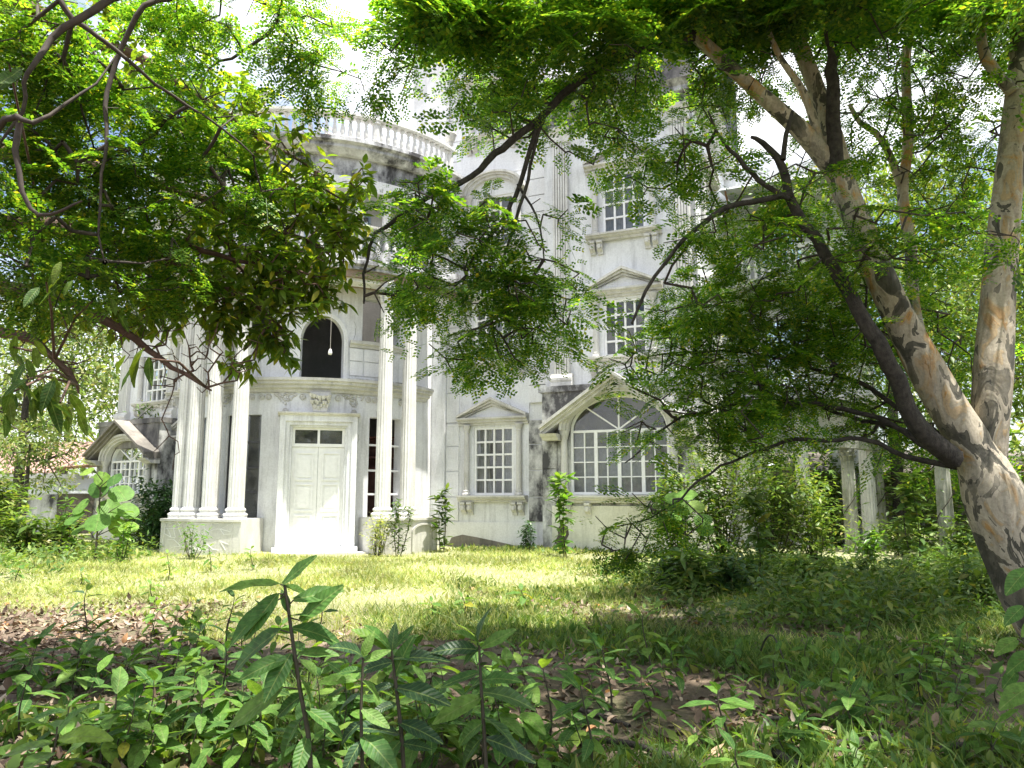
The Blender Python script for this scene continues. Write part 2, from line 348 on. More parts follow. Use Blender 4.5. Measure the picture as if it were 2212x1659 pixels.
def sash(T, s0, s1, z0, z1, cols, rows, d, parent_name='window', fw=.06, bar=.035, heavy=0, mat='white_paint', glass=True, extra=None):
    """window frame with its bars as one mesh, every pane a piece of its own"""
    mb = MB()
    mb.box(T, s0, s0 + fw, d - .08, d, z0, z1); mb.box(T, s1 - fw, s1, d - .08, d, z0, z1)
    mb.box(T, s0 + fw, s1 - fw, d - .08, d - .002, z0, z0 + fw); mb.box(T, s0 + fw, s1 - fw, d - .08, d - .002, z1 - fw, z1)
    cw = (s1 - s0 - 2 * fw) / cols; rh = (z1 - z0 - 2 * fw) / rows
    for i in range(1, cols):
        hw = (heavy if heavy and i % 2 == 0 else bar) / 2; x = s0 + fw + i * cw
        mb.box(T, x - hw, x + hw, d - .07, d - .006, z0 + fw, z1 - fw)
    for j in range(1, rows):
        z = z0 + fw + j * rh; mb.box(T, s0 + fw, s1 - fw, d - .066, d - .012, z - bar / 2, z + bar / 2)
    if extra: extra(mb)
    w = mb.build('window', mat, man)
    if glass:
        for i in range(cols):
            for j in range(rows):
                a = s0 + fw + i * cw; z = z0 + fw + j * rh
                dd = d - .045 + random.uniform(-.006, .006); tl = random.uniform(-.009, .009)
                MB().add([T(a, dd, z), T(a + cw, dd + tl, z), T(a + cw, dd + tl * 2, z + rh), T(a, dd + tl, z + rh)], [(0, 1, 2, 3)]).build('pane', 'glass', w)
    return w
def curtains(T, s0, s1, z0, z1, d, parent, split=True):
    def one(a, b_, flare):
        mb = MB(); N = 26
        for i in range(N + 1):
            t = i / N
            for j in range(5):
                zz = z1 + (z0 - z1) * j / 4; q = 1 - flare * math.sin(j / 4 * math.pi) * .45
                mb.v.append(tuple(T(a + (b_ - a) * t * q, d + .03 * math.sin(t * 34) * (.6 + .4 * math.sin(j)), zz)))
        for i in range(N):
            for j in range(4): mb.f.append((i * 5 + j, (i + 1) * 5 + j, (i + 1) * 5 + j + 1, i * 5 + j + 1))
        mb.build('curtain', 'curtain', parent, True)
    m_ = (s0 + s1) / 2
    if split: one(s0, m_ - .12, .5); one(s1, m_ + .12, .5)
    else: one(s0, m_, 0); one(s1, m_ + .01, 0)
def pediment(T, s0, s1, z0, zp, d, parent, mat='stone', proud=.24, filled=True):
    mb = MB(); sc = (s0 + s1) / 2
    mb.sweep(lambda t, x, y: T(t, d + x, z0 + y), COR, s0, s1)
    for k, (dz, pr) in enumerate(((0, proud), (-.075, proud - .06), (-.15, proud - .12))):   # stepped raking cornice
        h = .07; ax, az = (zp - z0 - .2), 1
        for a, b_ in ((s0, sc), (s1, sc)):
            za, zb = z0 + .27 + dz, zp + dz
            mb.prism(T, [(a, max(z0 + .201, za - h)), (b_, zb - h), (b_, zb), (a, za)], d, d + pr - .001 * k)
    p = mb.build('pediment', mat, parent)
    if filled: MB().prism(T, [(s0 + .12, z0 + .201), (s1 - .12, z0 + .201), (sc, zp - .22)], d, d + .03).build('tympanum', 'panel', parent)
    return p
def dressed_window(T, a, sc, w, z0, z1, cols, rows, d, mat='stone', top='triangle', drape=None, brackets=True, glass=True):
    win = sash(T, sc - w / 2, sc + w / 2, z0, z1, cols, rows, d - .03, glass=glass, bar=.05)
    sw = w / 2 + .42
    MB().sweep(lambda t, x, y: T(t, d + x, z0 - .19 + y), SIL, sc - sw, sc + sw).build('sill', mat, win)
    if brackets:
        for x in (-sw + .16, -sw + .36, sw - .36, sw - .16): bracket(T, sc + x, d, z0 - .192, win, mat)
    for q in (-1, 1):
        x = sc + q * (w / 2 + .19); H = z1 - z0 + .06; r = .075
        MB().lathe(T(x, d + .07, z0), [(r * 1.5, 0), (r * 1.5, .04), (r * 1.2, .07), (r * 1.3, .11), (r, .13), (r, H * .4), (r * .88, H - .2), (r * 1.05, H - .19), (r * .95, H - .16), (r * 1.5, H - .04), (r * 1.55, H)], 14).build('colonnette', mat, win)
    if top == 'triangle': pediment(T, sc - sw - .03, sc + sw + .03, z1 + .06, z1 + .80, d, win, mat)
    elif top == 'arched':
        mb = MB(); N = 14
        for k, (r0, r1, pr) in enumerate(((.80, .88, .24), (.72, .80, .18), (.62, .72, .12))):
            O = [(sc + (w / 2 + .42) * r1 / .88 * math.cos(math.pi * i / N), z1 + .06 + .62 * r1 / .88 * math.sin(math.pi * i / N)) for i in range(N + 1)]
            I = [(sc + (w / 2 + .42) * r0 / .88 * math.cos(math.pi * i / N), z1 + .06 + .62 * r0 / .88 * math.sin(math.pi * i / N)) for i in range(N + 1)]
            mb.strip(T, O, I, d, d + pr)
        mb.build('arched_hood', mat, win)
    if drape: curtains(T, sc - w / 2, sc + w / 2, z0, z1, d - .22, win, drape == 'tied')
    return win
def arch_pts(sc, hw, zs, rise, N=18): return [(sc + hw * math.cos(math.pi * (1 - i / N)), zs + rise * math.sin(math.pi * (1 - i / N))) for i in range(N + 1)]
def bay_window(T, sc, w, z0, zs, rise, d, ped, mat='stone'):
    rk = 'darkstone' if sc < 0 else mat
    hw = w / 2
    def fan(mb):
        for k in range(1, 4):
            a = math.pi * k / 4; e = (sc + hw * .96 * math.cos(a), zs + rise * .96 * math.sin(a)); q = .018
            nx, nz = -math.sin(a) * q, math.cos(a) * q
            mb.prism(T, [(sc - nx, zs - nz), (e[0] - nx, e[1] - nz), (e[0] + nx, e[1] + nz), (sc + nx, zs + nz)], d - .105, d - .055)
        mb.strip(T, arch_pts(sc, hw, zs, rise), arch_pts(sc, hw - .06, zs, rise - .06), d - .11, d - .035)
    win = sash(T, sc - hw, sc + hw, z0, zs, 8, 4, d - .035, bar=.028, heavy=.085, extra=fan)
    for k in range(4):                          # four glass leaves of the fan light
        P = [(sc, zs)] + [(sc + (hw - .03) * math.cos(math.pi * (k + i / 5) / 4), zs + (rise - .03) * math.sin(math.pi * (k + i / 5) / 4)) for i in range(6)]
        MB().add([T(x, d - .08, z) for x, z in P], [tuple(range(len(P)))]).build('pane', 'glass', win)
    for k, (a, b_, pr) in enumerate(((.20, .13, .30), (.13, .06, .24), (.06, 0, .17))):      # arched moulding
        MB().strip(T, arch_pts(sc, hw + a, zs, rise + a), arch_pts(sc, hw + b_, zs, rise + b_), d + .001, d + pr).build('arch_moulding', mat, win)
    MB().sweep(lambda t, x, y: T(t, d + x, z0 - .2 + y), SIL, sc - hw - .3, sc + hw + .3).build('sill', mat, win)
    for q in (-1, 1):
        x = sc + q * (hw + .13); r = .085; H = zs - z0
        MB().lathe(T(x, d + .08, z0), [(r * 1.5, 0), (r * 1.5, .05), (r * 1.2, .09), (r * 1.3, .13), (r, .16), (r, H * .4), (r * .88, H - .22), (r * 1.05, H - .2), (r, H - .17), (r * 1.5, H - .05), (r * 1.6, H)], 14).build('colonnette', mat, win)
    s0, s1, zb, zp = ped; sm = (s0 + s1) / 2
    for k, (dz, pr) in enumerate(((0, .55), (-.08, .46), (-.16, .38))):
        mb = MB()
        for a in (s0, s1): mb.prism(T, [(a, zb + dz + .10), (sm, zp + dz - .08), (sm, zp + dz), (a + (0.0 if a == s0 else 0), zb + dz + .18)], d + .002, d + pr)
        mb.build('raking_cornice', rk, win)
    for a, e in ((s0, 1), (s1, -1)):
        MB().sweep(lambda t, x, y: T(t, d + x, zb - .16 + y), [(0.002, 0), (.3, 0), (.36, .06), (.44, .09), (.5, .15), (0.002, .15)], a, a + e * .42).build('cornice_return', mat, win)
    tp = arch_pts(sc, hw + .2, zs, rise + .2)
    tz = lambda x: zp - .25 - (zp - .27 - zb) * abs(x - sm) / ((s1 - s0) / 2 - .2); tm = MB()
    for p, q in zip(tp, tp[1:]):
        if tz(p[0]) > p[1] + .01 and tz(q[0]) > q[1] + .01: tm.prism(T, [p, q, (q[0], tz(q[0])), (p[0], tz(p[0]))], d + .003, d + .04)
    if tm.v: tm.build('tympanum', 'mouldy' if sc < 0 else 'stained', win)
    for q in (-.3, -.5, .3, .5): bracket(T, sc + q / .5 * (hw + .05), d, z0 - .202, win, mat)
    curtains(T, sc - hw, sc + hw, z0, zs, d - .3, win, False)
    return win

# --- right wing
W1 = [(1.86, 1.18, 1.48, 3.31), (1.86, 1.18, 5.12, 6.75), (1.86, 1.18, 8.35, 9.9), (1.86, 1.05, 11.75, 13.2), (1.86, 1.05, 14.9, 16.2)]
cut_wall(TR, -.9, 3.55, -.3, 0, -.2, 17.8, [(c_ - w / 2, c_ + w / 2, a, b_) for c_, w, a, b_ in W1], 'plaster', man)
dressed_window(TR, AR, 1.86, 1.18, 1.48, 3.31, 4, 5, 0, drape='tied')
dressed_window(TR, AR, 1.86, 1.18, 5.12, 6.75, 4, 4, 0, drape='straight')
dressed_window(TR, AR, 1.86, 1.18, 8.35, 9.9, 3, 4, 0, top='arched')
dressed_window(TR, AR, 1.86, 1.05, 11.75, 13.2, 2, 3, 0)
dressed_window(TR, AR, 1.86, 1.05, 14.9, 16.2, 2, 3, 0)
# raised plaster panels with open joints between them
z = .15; k = 0
def panel(T, a, b_, za, zb, d, mat, pr=.03, nm='wall_panel'): MB().box(T, a, b_, d + .001, d + pr, za, zb).build(nm, mat, man)
edges = [.12, .78, 1.43, 2.13, 2.81, 3.46, 4.3]
while edges[-1] < 17.2: edges.append(edges[-1] + .62)
for za, zb in zip(edges, edges[1:]):
    if zb > 17.6: break
    tall = any(a - .6 < (za + zb) / 2 < b_ + .85 for _, _, a, b_ in W1)
    low = zb < 3.5
    g = 1.05 if tall else 0
    if g:
        panel(TR, .42, 1.86 - g, za + .016, zb - .016, 0, 'panel'); panel(TR, 1.86 + g, 2.93 if not low else 3.62, za + .016, zb - .016, 0, 'stained' if low else 'panel')
    else: panel(TR, .42, 2.93, za + .016, zb - .016, 0, 'panel')
MB().box(TR, -.35, .40, 0.001, .10, -.1, 17.6).build('corner_strip', 'plaster', man)
z = 3.9
while z < 17.2:                                 # blocks of the corner quoin
    MB().box(TR, 2.95, 3.545, .002, .09, z + .012, z + .468).build('quoin_block', 'panel', man); z += .48
# ground floor block of the bay, upper bay, their roofs
BG = .8; BU = .45
arch_hole = (5.58 - 1.23, 5.58 + 1.23, 1.49, 3.93)
cut_wall(TR, 3.60, 7.62, BG - .28, BG, -.2, 4.05, [arch_hole], 'stained', man)
sp = arch_pts(5.58, 1.23, 3.06, .84)
mb = MB()
for i in range(len(sp) - 1): mb.prism(TR, [sp[i], sp[i + 1], (sp[i + 1][0], 3.931), (sp[i][0], 3.931)], BG - .278, BG - .002)
mb.build('arch_filling', 'stained', man)
MB().box(TR, 3.86, 7.6, BG + .001, BG + .03, .05, 1.22).build('wall_panel', 'lowwall', man)
MB().box(TR, 3.62, 4.0, BG + .001, BG + .022, 1.46, 2.11).build('wall_panel', 'stained', man)
MB().box(TR, 3.62, 4.0, BG + .001, BG + .022, 2.14, 2.78).build('wall_panel', 'stained', man)
MB().box(TR, 3.60, 3.86, -.2, BG - .281, -.2, 4.05).build('bay_return', 'mouldy', man)
MB().box(TR, 7.36, 7.62, -2, BG - .281, -.2, 4.05).build('bay_return', 'lowwall', man)
MB().box(TR, 3.52, 7.70, -.2, BG + .07, 4.052, 4.20).build('bay_roof_ledge', 'streaked', man)
bay_window(TR, 5.58, 2.46, 1.49, 3.06, .84, BG, (3.72, 7.46, 2.98, 4.42))
W2 = [(5.71, 1.1, 4.92, 6.38), (5.74, 1.12, 8.12, 9.75)]
cut_wall(TR, 3.56, 7.55, BU - .28, BU, 4.2, 11.75, [(c_ - w / 2, c_ + w / 2, a, b_) for c_, w, a, b_ in W2], 'plaster', man)
MB().box(TR, 3.56, 3.7, -.2, BU - .281, 4.2, 11.75).build('bay_return', 'plaster', man)
dressed_window(TR, AR, 5.71, 1.1, 4.92, 6.38, 4, 4, BU)
dressed_window(TR, AR, 5.74, 1.12, 8.12, 9.75, 4, 4, BU, drape='straight')
for za in np.arange(4.25, 11.3, .5):
    for a, b_ in ((4.45, 4.62), (6.85, 6.98)):
        pass
def pilaster(T, s, d, z0, z1, w, mat='column', parent=None):
    mb = MB(); mb.box(T, s - w / 2, s + w / 2, d + .001, d + .08, z0 + .35, z1 - .4)
    n_ = 6; fw = w / n_
    for i in range(n_): mb.sweep(T, [(d + .07, z0 + .36), (d + .125, z0 + .36), (d + .125, z1 - .41), (d + .07, z1 - .41)], s - w / 2 + (i + .18) * fw, s - w / 2 + (i + .82) * fw)
    p = mb.build('pilaster', mat, parent or man)
    MB().sweep(lambda t, x, y: T(t, d + x, z0 + y), [(.001, 0), (.2, 0), (.2, .1), (.17, .13), (.21, .18), (.21, .24), (.15, .3), (.14, .35), (.001, .35)], s - w / 2 - .08, s + w / 2 + .08).build('pilaster_base', mat, p)
    MB().sweep(lambda t, x, y: T(t, d + x, z1 - .4 + y), [(.001, 0), (.13, 0), (.15, .05), (.13, .08), (.15, .2), (.24, .34), (.26, .4), (.001, .4)], s - w / 2 - .06, s + w / 2 + .06).build('pilaster_capital', mat, p)
pilaster(TR, 4.05, BU, 4.2, 11.2, .42); pilaster(TR, 7.22, BU, 4.2, 11.2, .42)
MB().sweep(lambda t, x, y: TR(t, BU + x, 11.2 + y), [(.002, 0), (.16, 0), (.16, .2), (.3, .3), (.3, .42), (.45, .55), (.002, .55)], 3.56, 7.7).build('cornice', 'streaked', man)
MB().box(TR, 3.6, 7.6, -.1, BU + .1, 11.752, 12.7).build('parapet', 'mouldy', man)
MB().box(TR, 3.56, 7.55, -9, -.1, 11.4, 11.75).build('roof', 'stone', man)
MB().box(TR, -.9, 3.55, -9, 0, 17.8, 18.1).build('roof', 'stone', man)
TRs = flat(TR(7.55, BU, 0), -(math.pi / 2 - AR))    # right flank, s runs backwards
cut_wall(TRs, .0, 5.2, -.28, 0, -.2, 11.75, [(1.0, 2.3, 8.12, 9.75), (1.0, 2.3, 4.92, 6.4), (1.0, 2.3, 1.5, 3.2)], 'plaster', man)
for z_ in (1.5, 4.92, 8.12): dressed_window(TRs, 0, 1.65, 1.3, z_, z_ + 1.63, 4, 4, 0)
MB().sweep(lambda t, x, y: TRs(t, x, 11.2 + y), [(.002, 0), (.16, 0), (.16, .2), (.3, .3), (.3, .42), (.45, .55), (.002, .55)], 0, 5.2).build('cornice', 'stone', man)
TT = flat(TR(3.55, 0, 0), -(math.pi / 2 - AR))      # flank of the tower above the bay roof
cut_wall(TT, 0, 9, -.28, 0, 11.7, 17.8, [], 'plaster', man)
# rear wing that steps out to the right: balcony, awning, porch columns
TB = flat(TRs(5.2, 0, 0), AR)
cut_wall(TB, 0, 3.6, -.25, 0, -.2, 11.4, [(1.0, 2.2, 8.4, 10.4), (1.0, 2.2, 4.6, 6.6), (.9, 2.6, .2, 2.7)], 'plaster', man)
MB().box(TB, 3.6, 3.85, -5, 0, -.2, 11.4).build('wall', 'plaster', man)
MB().box(TB, 0, 3.85, -5, -.25, 11.1, 11.4).build('roof', 'stone', man)
for zb in (7.6, 4.1):
    s_ = MB().box(TB, .05, 3.85, .001, 1.3, zb - .2, zb).build('balcony_slab', 'stone', man)
    MB().box(TB, .1, 3.8, 1.12, 1.28, zb + .78, zb + .9).build('rail', 'white_paint', s_)
    me_b = MB().lathe((0, 0, 0), [(.05, 0), (.05, .08), (.035, .12), (.065, .3), (.03, .5), (.03, .62), (.05, .68), (.05, .78)], 8).mesh('baluster', 'white_paint', True)
    for i in range(20): inst(me_b, 'baluster', s_, TB(.2 + i * .185, 1.2, zb))
aw = MB()
for i in range(34):
    x0, x1 = .2 + i * .11, .2 + (i + .5) * .11; x2 = .2 + (i + 1) * .11
    for xa, xb, da in ((x0, x1, 0), (x1, x2, .03)): aw.prism(lambda x, d, z: TB(x, d, z), [(xa, 9.9 + da), (xb, 9.9 + .03 - da), (xb, 9.915 + .03 - da), (xa, 9.915 + da)], -.05, 2.2)
aw = MB(); N = 40
for i in range(N + 1):
    t = i / N; zc = .025 * (1 if i % 2 else -1)
    for e in (0, 1): aw.v += [tuple(TB(.15 + 3.7 * q, .01 + 2.3 * t, 10.55 - .55 * t + zc + e * .012)) for q in (0, 1)]
for i in range(N):
    aw.f += [(i * 4, i * 4 + 1, i * 4 + 5, i * 4 + 4), (i * 4 + 2, i * 4 + 3, i * 4 + 7, i * 4 + 6)]
awn = aw.build('awning_sheet', 'zinc', man)
for q in (.3, 1.9, 3.6):
    MB().prism(TB, [(q, 9.0), (q + .05, 9.0), (q + .05, 9.06), (q, 9.06)], .01, .06).build('awning_bracket', 'rust', awn)
    MB().add([TB(q, .02, 9.0), TB(q + .05, .02, 9.0), TB(q + .05, 2.2, 9.93), TB(q, 2.2, 9.93), TB(q, .02, 9.06), TB(q + .05, .02, 9.06), TB(q + .05, 2.2, 9.99), TB(q, 2.2, 9.99)], [(0, 1, 2, 3), (4, 5, 6, 7), (0, 1, 5, 4), (1, 2, 6, 5), (2, 3, 7, 6), (3, 0, 4, 7)]).build('awning_strut', 'rust', awn)
PCS, PCB, PCC = shaft_mesh(.2, .17, 2.9), base_mesh(.2, .22), capital_mesh(.17, .4)
for q in (.35, 1.9, 3.5):
    c_ = inst(PCS, 'column', man, TB(q, 1.1, .3)); inst(PCB, 'base', c_, TB(q, 1.1, .08)); inst(PCC, 'capital', c_, TB(q, 1.1, 3.2))
# rooms behind: floors, back walls, so the openings look into dark rooms
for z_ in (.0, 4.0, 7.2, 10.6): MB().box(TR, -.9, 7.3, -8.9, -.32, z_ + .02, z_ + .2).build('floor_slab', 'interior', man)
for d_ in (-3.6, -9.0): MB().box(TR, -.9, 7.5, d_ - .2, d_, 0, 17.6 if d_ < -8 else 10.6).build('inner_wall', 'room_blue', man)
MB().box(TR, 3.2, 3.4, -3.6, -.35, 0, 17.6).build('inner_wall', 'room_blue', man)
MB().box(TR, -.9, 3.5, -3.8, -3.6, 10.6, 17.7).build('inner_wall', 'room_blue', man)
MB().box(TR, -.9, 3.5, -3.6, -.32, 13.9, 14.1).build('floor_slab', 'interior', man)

for k, pts in enumerate(([(3.92, .30), (4.02, .52), (4.00, .66), (4.12, .78), (4.27, .72), (4.30, .52), (4.22, .38), (4.10, .28)], [(4.0, .12), (4.1, .25), (4.22, .2), (4.2, .1)])): MB().prism(TR, pts, BG + .031, BG + .036).build('bare_patch', 'blackwall', man)
MB().prism(TR, [(.5, .1), (.62, .34), (.95, .42), (1.4, .36), (2.0, .26), (2.6, .16), (2.7, .1)], .031, .036).build('damp_stain', 'darkstone', man)
# --- left wing
WLs = [(-2.72, 1.2, 4.48, 5.95), (-.95, 1.0, 1.55, 3.05), (-.95, 1.0, 4.72, 6.2), (-2.72, 1.2, 7.7, 9.2)]
cut_wall(TL, -4.75, .3, -.28, 0, -.2, 10.6, [(c_ - w / 2, c_ + w / 2, a, b_) for c_, w, a, b_ in WLs], 'plaster', man)
for c_, w, a, b_ in WLs: dressed_window(TL, AL, c_, w, a, b_, 4, 4, 0, top='triangle' if c_ > -1.5 else 'none')
LB = .6
cut_wall(TL, -4.8, -1.42, LB - .28, LB, -.2, 3.7, [(-2.96 - 1.05, -2.96 + 1.05, 1.56, 3.25)], 'stained', man)
sp = arch_pts(-2.96, 1.05, 2.57, .62); mb = MB()
for i in range(len(sp) - 1): mb.prism(TL, [sp[i], sp[i + 1], (sp[i + 1][0], 3.251), (sp[i][0], 3.251)], LB - .278, LB - .002)
mb.build('arch_filling', 'mouldy', man)
MB().box(TL, -4.78, -1.44, LB + .001, LB + .025, 2.95, 3.68).build('wall_panel', 'mouldy', man)
MB().box(TL, -4.6, -1.5, LB + .001, LB + .025, .1, 1.3).build('wall_panel', 'lowwall', man)
MB().box(TL, -1.68, -1.42, 0.001, LB - .281, -.2, 3.7).build('bay_return', 'stained', man)
MB().box(TL, -4.8, -4.54, 0.001, LB - .281, -.2, 3.7).build('bay_return', 'stained', man)
MB().box(TL, -4.86, -1.36, .001, LB + .06, 3.702, 3.86).build('bay_roof_ledge', 'mouldy', man)
bay_window(TL, -2.96, 2.1, 1.56, 2.57, .62, LB, (-4.72, -1.30, 2.60, 3.82))
pilaster(TL, -4.42, 0, 3.86, 10.2, .5); pilaster(TL, -1.75, 0, 3.86, 10.2, .36)
for i, za in enumerate(np.arange(.12, 3.6, .68)): MB().box(TL, -1.4, -1.62 + .0, .0, .0, 0, 0) if False else None
for za in (1.5, 2.18): MB().box(TL, -1.41, -1.5 + .0, 0, 0, za, za) if False else None
for za in np.arange(3.95, 10, .66):
    MB().box(TL, -2.0 + .45, -1.48 + .02, .001, .02, za + .012, za + .648).build('wall_panel', 'panel', man)
MB().sweep(lambda t, x, y: TL(t, x, 10.2 + y), [(.002, 0), (.16, 0), (.16, .2), (.3, .3), (.3, .42), (.002, .42)], -4.9, .3).build('cornice', 'streaked', man)
MB().box(TL, -4.75, 1.2, -7, -.28, 10.3, 10.6).build('roof', 'stone', man)
MB().box(TL, -4.75, -4.47, -7, -.28, -.2, 10.3).build('wall', 'plaster', man)
for z_ in (.0, 3.75, 7.1): MB().box(TL, -4.4, 1, -6.9, -.3, z_ + .02, z_ + .2).build('floor_slab', 'interior', man)
MB().box(TL, -4.75, 1.5, -3.4, -3.2, 0, 10.3).build('inner_wall', 'room_blue', man)

# --- round porch: wall, door, openings
RW = 3.6
HOLES = [(4.0, 24.6, .1, 3.22), (6.0, 23.0, 4.36, 6.05), (34.7, 50.5, .92, 3.46), (30.5, 48, 5.42, 6.55), (-24, -8.4, .92, 3.46), (-44, -29, .92, 3.46), (-22, -6, 5.42, 6.5)]
cut_wall(TD, -100, 72, RW - .28, RW, -.2, 6.9, HOLES, 'plaster', man, 3)
mb = MB(); sp = arch_pts(14.5, 8.5, 5.36, .64, 20)
for i in range(len(sp) - 1): mb.prism(TD, [sp[i], sp[i + 1], (sp[i + 1][0], 6.051), (sp[i][0], 6.051)], RW - .278, RW - .001)
mb.build('arch_filling', 'plaster', man)
mb = MB()
for a, b_, pr in ((1.6, .8, .05), (.8, 0, .035)):
    A_ = [(14.5 - 8.5 - a, 4.36)] + arch_pts(14.5, 8.5 + a, 5.36, .64 + a * .063, 20) + [(14.5 + 8.5 + a, 4.36)]
    B_ = [(14.5 - 8.5 - b_, 4.36)] + arch_pts(14.5, 8.5 + b_, 5.36, .64 + b_ * .063, 20) + [(14.5 + 8.5 + b_, 4.36)]
    mb.strip(TD, A_, B_, RW + .001, RW + pr)
mb.build('arch_surround', 'panel', man)
MB().prism(TD, [(12.9, 6.13), (16.1, 6.13), (16.9, 6.5), (17.2, 6.56), (17.2, 6.62), (11.8, 6.62), (11.8, 6.56), (12.1, 6.5)], RW, RW + .16).build('keystone', 'stone', man)
# door with its stepped frame (flat, set in the round wall)
TDo = flat(TD(14.4, RW, 0), R(-14.4))
dr = MB()
for k, (w0, w1, t0, t1, pr) in enumerate(((.93, .80, 3.42, 3.28, .17), (.80, .70, 3.28, 3.19, .12), (.70, .635, 3.19, 3.14, .06))):
    for q in (-1, 1): dr.box(TDo, q * w0, q * w1, -.2, pr, .12, t1)
    dr.box(TDo, -w0, w0, -.2, pr + .001, t1, t0)
dfm = dr.build('door_frame', 'plaster', man)
MB().sweep(lambda t, x, y: TDo(t, x, 3.42 + y), [(-.2, 0), (.18, 0), (.25, .05), (.25, .08), (-.2, .08)], -.99, .99).build('cornice', 'stone', dfm)
door = MB().box(TDo, -.633, .633, -.12, -.02, 2.66, 2.74).box(TDo, -.633, -.57, -.12, -.021, 2.74, 3.139).box(TDo, .57, .633, -.12, -.021, 2.74, 3.139).box(TDo, -.57, .57, -.12, -.0215, 3.08, 3.139).box(TDo, -.03, .03, -.12, -.022, 2.74, 3.08).build('door', 'white_paint', man)
for q in (-1, 1):
    lf = MB().box(TDo, q * .004, q * .632, -.10, -.045, .24, 2.655).build('door_leaf', 'white_paint', door)
    for za, zb in ((.4, 1.0), (1.08, 1.75), (1.83, 2.52)):
        pm = MB(); s0, s1 = sorted((q * .10, q * .54))
        pm.strip(TDo, [(s0, za), (s1, za), (s1, zb), (s0, zb), (s0, za)], [(s0 + .035, za + .035), (s1 - .035, za + .035), (s1 - .035, zb - .035), (s0 + .035, zb - .035), (s0 + .035, za + .035)], -.0455, -.022).box(TDo, s0 + .08, s1 - .08, -.0455, -.032, za + .08, zb - .08)
        pm.build('door_panel', 'white_paint', lf)
    s0, s1 = sorted((q * .03, q * .57)); MB().box(TDo, s0, s1, -.08, -.07, 2.74, 3.08).build('pane', 'glass', door)
MB().box(TDo, -1.0, 1.0, -.2, .30, -.1, .23).build('door_step', 'white_paint', man)
MB().box(TDo, -1.35, 1.35, .301, .62, -.1, .12).build('door_step', 'stone', man)
# floor ledge round the drum with its ornaments
led = MB().sweep(TD, [(RW, 4.02), (RW + .06, 4.02), (RW + .08, 4.08), (RW + .16, 4.12), (RW + .16, 4.18), (RW + .24, 4.21), (RW + .24, 4.27), (RW + .29, 4.29), (RW + .29, 4.36), (RW, 4.36)], -60, 66, 63).build('ledge', 'stone', man)
MB().sweep(TD, [(RW, 4.36), (RW + .03, 4.36), (RW + .03, 4.43), (RW, 4.43)], 23, 66, 20).build('ledge_band', 'streaked', led)
corb = MB().prism(TD, [(12.0, 3.52), (17.0, 3.52), (17.3, 3.58), (17.9, 3.80), (18.3, 3.98), (18.3, 4.015), (10.7, 4.015), (10.7, 3.98), (11.1, 3.80), (11.7, 3.58)], RW, RW + .17).build('corbel', 'stone', man)
lf = MB()
for row in range(3):
    for i in range(6 + row):
        q = random.uniform(.7, 1.25); p = TD(14.5 + (i - (5 + row) / 2) * .95 + random.uniform(-.3, .3), RW + .17 + .03 * row, 3.64 + row * .12 + random.uniform(-.04, .04)); lf.lathe(p, [(.008, -.05 * q), (.03 * q, -.03), (.045 * q, .02), (.055 * q, .05), (.01, .06)], 7)
lf.build('acanthus_carving', 'stone', corb)
def medallion(phi, z, r=.075):
    c_ = TD(phi, RW, z); nrm = (TD(phi, RW + 1, z) - c_); tx = Vector((nrm.y, -nrm.x, 0)); mb = MB(); N = 16
    for rr, dd in ((r, 0), (r, .035), (r * .82, .05), (r * .78, .03), (r * .5, .045), (0.01, .05)):
        mb.v += [tuple(c_ + nrm * dd + tx * rr * math.cos(2 * math.pi * i / N) + Vector((0, 0, rr * math.sin(2 * math.pi * i / N)))) for i in range(N)]
    for k in range(5):
        for i in range(N): mb.f.append((k * N + i, k * N + (i + 1) % N, (k + 1) * N + (i + 1) % N, (k + 1) * N + i))
    mb.build('medallion', 'stone', man, True)
for x in (-17.5, -12.7, 7.6, 21.3, 33.8, 36.8, 49.5): medallion(x, 3.90)
medallion(27.8, 3.55); medallion(1.2, 3.55); medallion(-5.8, 3.90); medallion(-8.6, 3.9)
for c_ in (27.8, 1.0, -26, 54):                  # carved garlands
    g = MB()
    for i in range(46):
        t = rng.uniform(-1, 1); h = rng.uniform(0, 1) * (1 - abs(t)); p = TD(c_ + t * 4.6, RW + .01, 3.98 - h * .30); r = rng.uniform(.018, .036)
        g.lathe(p, [(.004, -r), (r, -r * .4), (r, r * .4), (.004, r)], 7)
    g.build('garland', 'stone', man)
# panels of the upper wall
for a, b_ in ((25.5, 30.8), (31.4, 44)):
    for za, zb in ((4.5, 4.86), (4.88, 5.2)): MB().box(TD, a, b_, RW + .001, RW + .03, za, zb, 4).build('wall_panel', 'panel', man)
MB().sweep(TD, [(RW, 5.22), (RW + .05, 5.22), (RW + .07, 5.28), (RW + .12, 5.32), (RW + .12, 5.40), (RW, 5.40)], 25.3, 50, 14).build('window_ledge', 'stone', man)
MB().sweep(TD, [(RW, 5.22), (RW + .05, 5.22), (RW + .07, 5.28), (RW + .12, 5.32), (RW + .12, 5.40), (RW, 5.40)], -30, 3.5, 14).build('window_ledge', 'stone', man)
